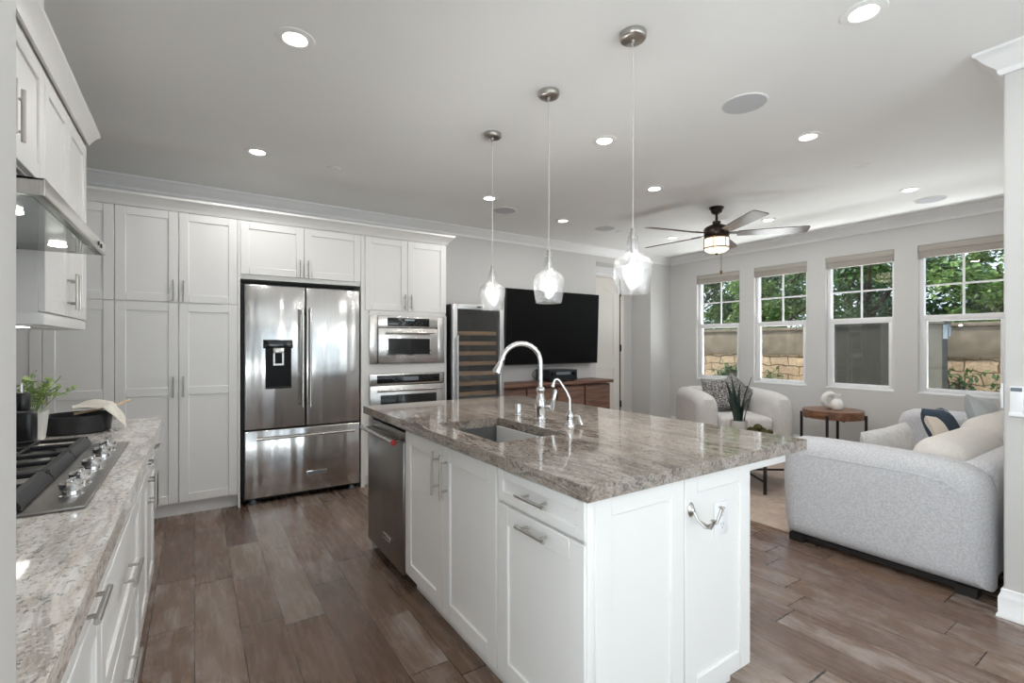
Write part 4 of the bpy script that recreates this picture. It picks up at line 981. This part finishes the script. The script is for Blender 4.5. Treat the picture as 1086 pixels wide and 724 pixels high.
part('arm', MB().rprism(arm2, 'x', 5.38, 5.64, .085, 6), SF, t)
part('base', MB().box(3.58, 5.40, .74, 1.68, .045, .30, .03, 3), SF, t)
part('back', MB().box(3.56, 5.42, .70, .86, .045, .68, .06, 4), SF, t)
for k in range(2):
    a = 3.595 + k * .905
    part('seat_cushion', MB().box(a + .003, a + .895, .90, 1.71, .285, .455, .05, 4), SF, t)
    bc = MB().box(-.445, .445, -.14, .14, -.19, .19, .125, 6).xf(Matrix.Translation((a + .449, .985 - .0, .575 + .045 * k)) @ Matrix.Rotation(R(14), 4, 'X'))
    part('back_cushion', bc, 'cushion_cream', t, 'cream plump back cushion')
for x in (3.375, 5.53):
    for y in (.74, 1.59): part('foot', MB().box(x, x + .09, y, y + .09, .0145 if y > 1 and x > 5 else 0, .05), 'sofa_dark', t)
part('plinth', MB().box(3.40, 5.58, .80, 1.64, .018, .048), 'sofa_dark', t)

def pillow(wd, ht, th, n=14, pinch=.05):
    mb = MB(); V = []
    def P(u, v, s):
        k = (1 - u ** 4) * (1 - v ** 4); e = 1 - pinch * (1 - (abs(u) * abs(v)) ** 1.0) * (max(abs(u), abs(v)) ** 6)
        return (u * wd / 2 * e, s * th / 2 * max(0, k) ** .55, v * ht / 2 * e)
    for s in (-1, 1):
        o = len(mb.v); vs = [P(-1 + 2 * i / n, -1 + 2 * j / n, s) for i in range(n + 1) for j in range(n + 1)]
        fs = [(i * (n + 1) + j, (i + 1) * (n + 1) + j, (i + 1) * (n + 1) + j + 1, i * (n + 1) + j + 1) for i in range(n) for j in range(n)]
        mb.raw(vs, fs if s < 0 else [tuple(reversed(f)) for f in fs])
    return mb
def put_pillow(label, mat, wd, ht, th, loc, rx, ry, rz, group='throw pillows'):
    mb = pillow(wd, ht, th)
    return single('throw_pillow', mb, mat, label, 'pillow', group, loc=loc, rot=(R(rx), R(ry), R(rz)))
put_pillow('white fluffy lumbar pillow on the sofa, nearest the near arm', 'fur_white', .80, .30, .14, (4.14, 1.36, .585), -14, 0, 0)
put_pillow('plain pale grey pillow at the far end of the sofa below the window', 'pillow_grey', .52, .50, .15, (5.12, 1.05, .68), -20, 8, 0)
# navy, cream and black patterned pillow: pattern in the material of its own mesh
m, nt, bs = new_mat('pillow_pattern'); v = coords(nt); s_ = N(nt, 'SeparateXYZ'); nt.links.new(v, s_.inputs[0])
wv = N(nt, 'TexNoise'); wv.inputs['Scale'].default_value = 3.2; wv.inputs['Detail'].default_value = 0; nt.links.new(v, wv.inputs['Vector'])
ad_ = N(nt, 'Math', operation='MULTIPLY_ADD'); nt.links.new(wv.outputs[0], ad_.inputs[0]); ad_.inputs[1].default_value = .5; dg_ = N(nt, 'Math', operation='MULTIPLY_ADD'); nt.links.new(s_.outputs['X'], dg_.inputs[0]); dg_.inputs[1].default_value = .6; nt.links.new(s_.outputs['Z'], dg_.inputs[2]); nt.links.new(dg_.outputs[0], ad_.inputs[2])
rm = N(nt, 'ValToRGB'); rm.color_ramp.interpolation = 'CONSTANT'; el = rm.color_ramp.elements
for p, c in ((.03, srgb(226, 216, 202)), (.11, srgb(56, 72, 88)), (.50, srgb(232, 230, 226)), (.53, srgb(60, 78, 94))): e_ = el.new(p); e_.color = c
el[0].color = srgb(24, 25, 28); el[-1].color = srgb(60, 78, 94)
nt.links.new(ad_.outputs[0], rm.inputs[0]); nt.links.new(rm.outputs[0], bs.inputs['Base Color']); bs.inputs['Roughness'].default_value = .95
put_pillow('navy, cream and black patterned pillow on the sofa, in front of the plain grey one', 'pillow_pattern', .60, .44, .15, (4.90, 1.25, .615), -24, 4, 4)

# armchair facing the sofa
t = thing('armchair', 'rounded pale boucle armchair in the corner under the windows', 'armchair', (5.60, 3.50, .0145), rot=(0, 0, R(-36)))
CF = 'chair_fabric'
part('base', MB().box(-.42, .42, -.42, .40, .03, .30, .06, 4), CF, t)
am = [(-.46, .03), (-.485, .30), (-.48, .56), (-.445, .665), (-.36, .715), (-.2, .735), (.0, .742), (.40, .745), (.46, .69), (.48, .5), (.48, .03)]
part('arm', MB().rprism(am, 'x', -.56, -.30, .12, 7), CF, t); part('arm', MB().rprism(am, 'x', .30, .56, .12, 7), CF, t)
bk = [(-.48, .03), (-.50, .4), (-.49, .66), (-.44, .73), (-.35, .755), (0, .76), (.35, .755), (.44, .73), (.49, .66), (.50, .4), (.48, .03)]
part('back', MB().rprism(bk, 'y', .24, .52, .12, 7), CF, t)
part('seat_cushion', MB().box(-.31, .31, -.47, .26, .29, .465, .06, 4), CF, t)
for x in (-.36, .36):
    for y in (-.36, .36): part('foot', MB().lathe((x, y, 0), [(.02, 0), (.026, .035)], 12), 'sofa_dark', t)
CR = Matrix.Translation((5.60, 3.50, .0145)) @ Matrix.Rotation(R(-36), 4, 'Z')
put_pillow('black and grey speckled pillow on the armchair, left one', 'speckled', .40, .40, .15, tuple(CR @ Vector((-.13, .06, .68))), -16, 0, -32)
put_pillow('black and grey speckled pillow tilted on one corner behind the snake plant', 'speckled', .40, .40, .14, tuple(CR @ Vector((.11, .15, .68))), -14, 40, -40)

# coffee table with snake plant and moss bowl
cx, cy = 4.40, 2.62
t = thing('coffee_table', 'round coffee table on a black cross-braced metal base', 'coffee table', (cx, cy, .0145))
part('tabletop', MB().lathe((cx, cy, .0145), [(.46, .375), (.475, .38), (.475, .405), (.465, .41), (.1, .41)], 48), 'table_wood', t)
legs = []
for k in range(4):
    a = R(-126 + 90 * k); x, y = cx + .44 * math.cos(a), cy + .44 * math.sin(a); legs.append((x, y))
    part('leg', MB().box(x - .011, x + .011, y - .011, y + .011, .0146, .391), 'black_matte', t)
mb = MB()
for a, b in ((0, 2), (1, 3)): mb.tube([(legs[a][0], legs[a][1], .12 + .002 * a), (legs[b][0], legs[b][1], .12 + .002 * a)], .010, 6)
part('cross_brace', mb, 'black_matte', t)
ZTb = .4247
t = thing('snake_plant', 'snake plant with dark upright leaves in a pale pot on the coffee table', 'potted plant', (4.33, 2.62, ZTb))
sx, sy = 4.33, 2.62
part('pot', MB().lathe((sx, sy, ZTb), [(.065, 0), (.072, .01), (.076, .175), (.070, .175), (.066, .155)], 32), 'stone_pot', t)
part('soil', MB().lathe((sx, sy, ZTb + .15), [(.066, 0), (.066, .006)], 20), 'soil', t)
Rv = Vector((.834, -.552, 0)); Fv = Vector((.552, .834, 0))
for (du, dv, top_, lean, wd) in ((-.03, 0, .98, -.105, .042), (-.012, .02, 1.0, -.05, .05), (.0, -.01, .86, -.02, .055), (.02, .0, .93, .05, .05), (.03, .02, 1.01, .11, .036), (.04, -.02, .87, .075, .045), (-.04, -.02, .84, -.08, .03), (.01, .03, .95, .02, .045)):
    b0 = Vector((sx, sy, ZTb + .15)) + Rv * du + Fv * dv; L_ = []; n_ = 10
    hh = top_ - b0.z
    for i in range(n_ + 1):
        f = i / n_; c_ = b0 + Vector((0, 0, hh * f)) + Rv * (lean * f ** 1.7) + Fv * (.02 * math.sin(5 * du * 50) * f)
        wdt = wd * (.55 + .9 * f - 1.4 * f * f) if f < .999 else .001
        tw = .5 * f + du * 20; sd = (Rv * math.cos(tw) + Fv * math.sin(tw)) * max(wdt * 1.5, .001); nn = sd.normalized().cross(Vector((0, 0, 1))) * .004
        L_.append([c_ - sd * .5, c_ + nn * 1.5, c_ + sd * .5, c_ - nn * .2])
    part('leaf', MB().rings(L_), 'snake_leaf', t)
t = thing('moss_bowl', 'white bowl heaped with dark moss balls on the coffee table', 'bowl', (4.28, 2.40, ZTb))
ux, uy = 4.27, 2.40
part('bowl', MB().lathe((ux, uy, ZTb), [(.05, 0), (.06, .008), (.10, .05), (.135, .095), (.138, .10), (.133, .10), (.10, .06), (.05, .02)], 36), 'ceramic_white', t)
for k, (dx, dy, dz, rr) in enumerate(((-.062, .0, .098, .038), (.0, -.062, .10, .038), (.062, -.005, .105, .040), (.0, .062, .105, .040), (0, 0, .140, .040), (.062, -.075, .105, .028), (.07, .07, .105, .03), (-.062, -.07, .102, .028))):
    single('moss_ball', MB().ell((ux + dx, uy + dy, ZTb + dz), rr, rr, rr * .9, 18, 12).xf(Matrix.Identity(4)), 'moss', 'dark green-brown moss ball in the white bowl on the coffee table', 'moss ball', 'moss balls in the bowl', loc=(ux + dx, uy + dy, ZTb + dz))

# side table and vases
tx, ty = 6.1, 2.555
t = thing('side_table', 'round wooden side table with black legs between armchair and sofa', 'side table', (tx, ty, .0145))
part('tabletop', MB().lathe((tx, ty, 0), [(.296, .487), (.30, .492), (.30, .575), (.296, .58), (.1, .58)], 56), 'table_wood', t)
for k in range(4):
    a = R(-33.5 - 90 + 47 + 90 * k); x, y = tx + .312 * math.cos(a), ty + .312 * math.sin(a)
    part('leg', MB().box(x - .011, x + .011, y - .011, y + .011, .0146, .535), 'black_matte', t)
part('cross_brace', MB().tube([(tx - .2, ty - .2, .48), (tx + .2, ty + .2, .48)], .008, 6).tube([(tx - .2, ty + .2, .482), (tx + .2, ty - .2, .482)], .008, 6), 'black_matte', t)
vx, vy = 6.13, 2.60
pts = [(Vector((vx, vy, .681)) + Rv * .062 * math.cos(a) + Vector((0, 0, .068 * math.sin(a)))) for a in [math.pi / 2 + 2 * math.pi * k / 32 for k in range(32)]]
mb = MB(); ringr = []
for k in range(33):
    a = math.pi / 2 + 2 * math.pi * k / 32; d_ = Rv * math.cos(a) + Vector((0, 0, math.sin(a))); c_ = Vector((vx, vy, .681)) + Rv * .066 * math.cos(a) + Vector((0, 0, .070 * math.sin(a)))
    ringr.append([c_ + d_ * .030 * math.cos(b) + Fv * .034 * math.sin(b) for b in [2 * math.pi * j / 14 for j in range(14)]])
mb.rings(ringr, cap=False).lathe((vx, vy, .765), [(.014, -.02), (.015, .025), (.021, .034), (.016, .034), (.011, 0)], 16)
single('donut_vase', mb, 'ceramic_white', 'white ring-shaped vase on the round side table', 'vase')
wx, wy = 6.06, 2.49
single('bottle_vase', MB().lathe((wx, wy, .5805), [(.045, 0), (.062, .015), (.070, .05), (.064, .095), (.040, .12), (.028, .13), (.027, .155), (.036, .178), (.030, .178), (.021, .15)], 36), 'ceramic_white', 'white round-bodied vase with narrow neck, right of the ring vase', 'vase')

# ------------------------------------------------------------------ outdoors
single('ground', MB().box(6.74, 30, -8, 22, -.12, -.02), 'ground', 'brown garden ground outside the windows', 'ground', kind='structure')
t = thing('garden_wall', 'tan stone block garden wall outside with smooth top course', 'wall', (9.6, 5, -.02))
part('stone_courses', MB().box(9.5, 9.8, -6, 18, -.02, 1.13), 'stone_block', t)
part('top_course', MB().box(9.47, 9.83, -6, 18, 1.131, 1.59, .01).box(9.44, 9.86, -6, 18, 1.591, 1.65, .01), 'wall_cap', t, 'smooth brown cap course')
single('pillar_reflection_block', MB().box(8.3, 8.52, 2.16, 3.62, -.02, 1.60, .01).box(8.27, 8.55, 2.13, 3.65, 1.601, 1.65, .008), 'stucco', 'dark grey stucco pillar outside, widened as a stand-in for the dark third window reflection', 'garden structure')  # pillar widened so its dark face stands in for the third-window reflection
single('wall_bracket', MB().box(8.31, 8.36, 2.105, 2.159, 1.40, 1.595, .004).box(8.325, 8.345, 2.08, 2.11, 1.44, 1.56, .003), 'plastic_grey', 'grey bracket fixed to the edge of the grey stucco structure outside', 'bracket')
def tree(x, y, h, rad, nleaf, mat, label, seed, lsz=.11, z0=.9):
    rg = random.Random(seed); t = thing('garden_tree', label, 'tree', (x, y, -.02), 'trees beyond the garden wall')
    tr = MB().tube([(x, y, -.02), (x + .08, y, h * .35), (x - .05, y + .1, h * .62)], [.13, .10, .07], 10)
    for k in range(6):
        a = rg.uniform(0, 6.28); zz = h * rg.uniform(.3, .55)
        tr.tube([(x, y, zz), (x + math.cos(a) * rad * .4, y + math.sin(a) * rad * .4, zz + h * .14), (x + math.cos(a) * rad * .8, y + math.sin(a) * rad * .8, zz + h * .22)], [.05, .035, .015], 7)
    part('trunk', tr, 'bark', t)
    mb = MB(); cl = []
    for k in range(34):
        a = rg.uniform(0, 6.28); rr = rad * math.sqrt(rg.random()); zz = rg.uniform(z0, h)
        cl.append((Vector((x + rr * math.cos(a), y + rr * math.sin(a), zz)), rg.uniform(.28, .6) * rad * .6))
    for k in range(nleaf):
        c_, cr = rg.choice(cl)
        d_ = Vector((rg.gauss(0, 1), rg.gauss(0, 1), rg.gauss(0, 1))); d_.normalize()
        p = c_ + d_ * cr * rg.random() ** .4
        leafquad(mb, p, Vector((rg.uniform(-1, 1), rg.uniform(-1, 1), rg.uniform(-.9, .5))), Vector((rg.uniform(-.6, .6), rg.uniform(-.6, .6), 1)), lsz * rg.uniform(.7, 1.3), lsz * .62 * rg.uniform(.7, 1.3))
    part('foliage', mb, mat, t)
tree(12.0, 2.2, 3.9, 1.4, 9500, 'leaf_mid', 'green leafy tree beyond the garden wall, behind the window next to the partition', 11)
tree(12.2, 4.4, 4.3, 1.4, 10500, 'leaf_dark', 'dark green leafy tree beyond the garden wall, behind the third window from the corner', 12)
tree(12.4, 6.6, 4.2, 1.3, 8500, 'leaf_mid', 'light green leafy tree beyond the garden wall, behind the second window from the corner', 13)
tree(12.6, 9.1, 4.3, 1.2, 5000, 'leaf_dark', 'dark green tree beyond the garden wall, behind the corner window', 14)
for k_, (yy, lb) in enumerate(((3.7, 'rightmost'), (6.8, 'second from the right'), (9.8, 'second from the left'), (12.9, 'leftmost'))):
    tree(17.5, yy, 5.4, 1.75, 9500, ('leaf_dark', 'leaf_mid')[k_ % 2], 'tall dense tree behind the garden wall trees, ' + lb + ' of the back row', 31 + k_, .2, .4)
def shrub(x, y, h, rad, n, label, seed, up=False):
    rg = random.Random(seed); t = thing('shrub', label, 'shrub', (x, y, -.02), 'shrubs against the garden wall'); mb = MB(); st = MB()
    for k in range(14):
        a = rg.uniform(0, 6.28); rr = rad * rg.random(); tip = Vector((x + rr * math.cos(a), y + rr * math.sin(a), h * rg.uniform(.6, 1))); b0 = Vector((x + rr * .2 * math.cos(a), y + rr * .2 * math.sin(a), -.02))
        st.tube([b0, (b0 + tip) / 2 + Vector((0, 0, .05)), tip], [.012, .008, .004], 5)
        for j in range(n // 14):
            p = b0.lerp(tip, rg.uniform(.3, 1)) + Vector((rg.gauss(0, .09), rg.gauss(0, .09), rg.gauss(0, .06)))
            leafquad(mb, p, Vector((rg.uniform(-1, 1), rg.uniform(-1, 1), rg.uniform(-.3, .8))), Vector((rg.uniform(-.5, .5), rg.uniform(-.5, .5), 1)), .09 * rg.uniform(.7, 1.3), .05)
    part('foliage', mb, 'leaf_shrub', t); part('stems', st, 'bark', t)
shrub(8.95, 5.55, .96, .34, 1500, 'dense dark shrub by the stone wall outside the corner window', 21)
shrub(8.95, 4.85, .85, .30, 420, 'sparse grey-green shrub by the stone wall outside the second window', 22)
shrub(9.0, 2.15, .95, .22, 620, 'bushy green shrub by the stone wall outside the window behind the sofa', 23)
shrub(9.0, 1.62, 1.10, .16, 520, 'upright tall shrub by the stone wall, rightmost outside the windows', 24)
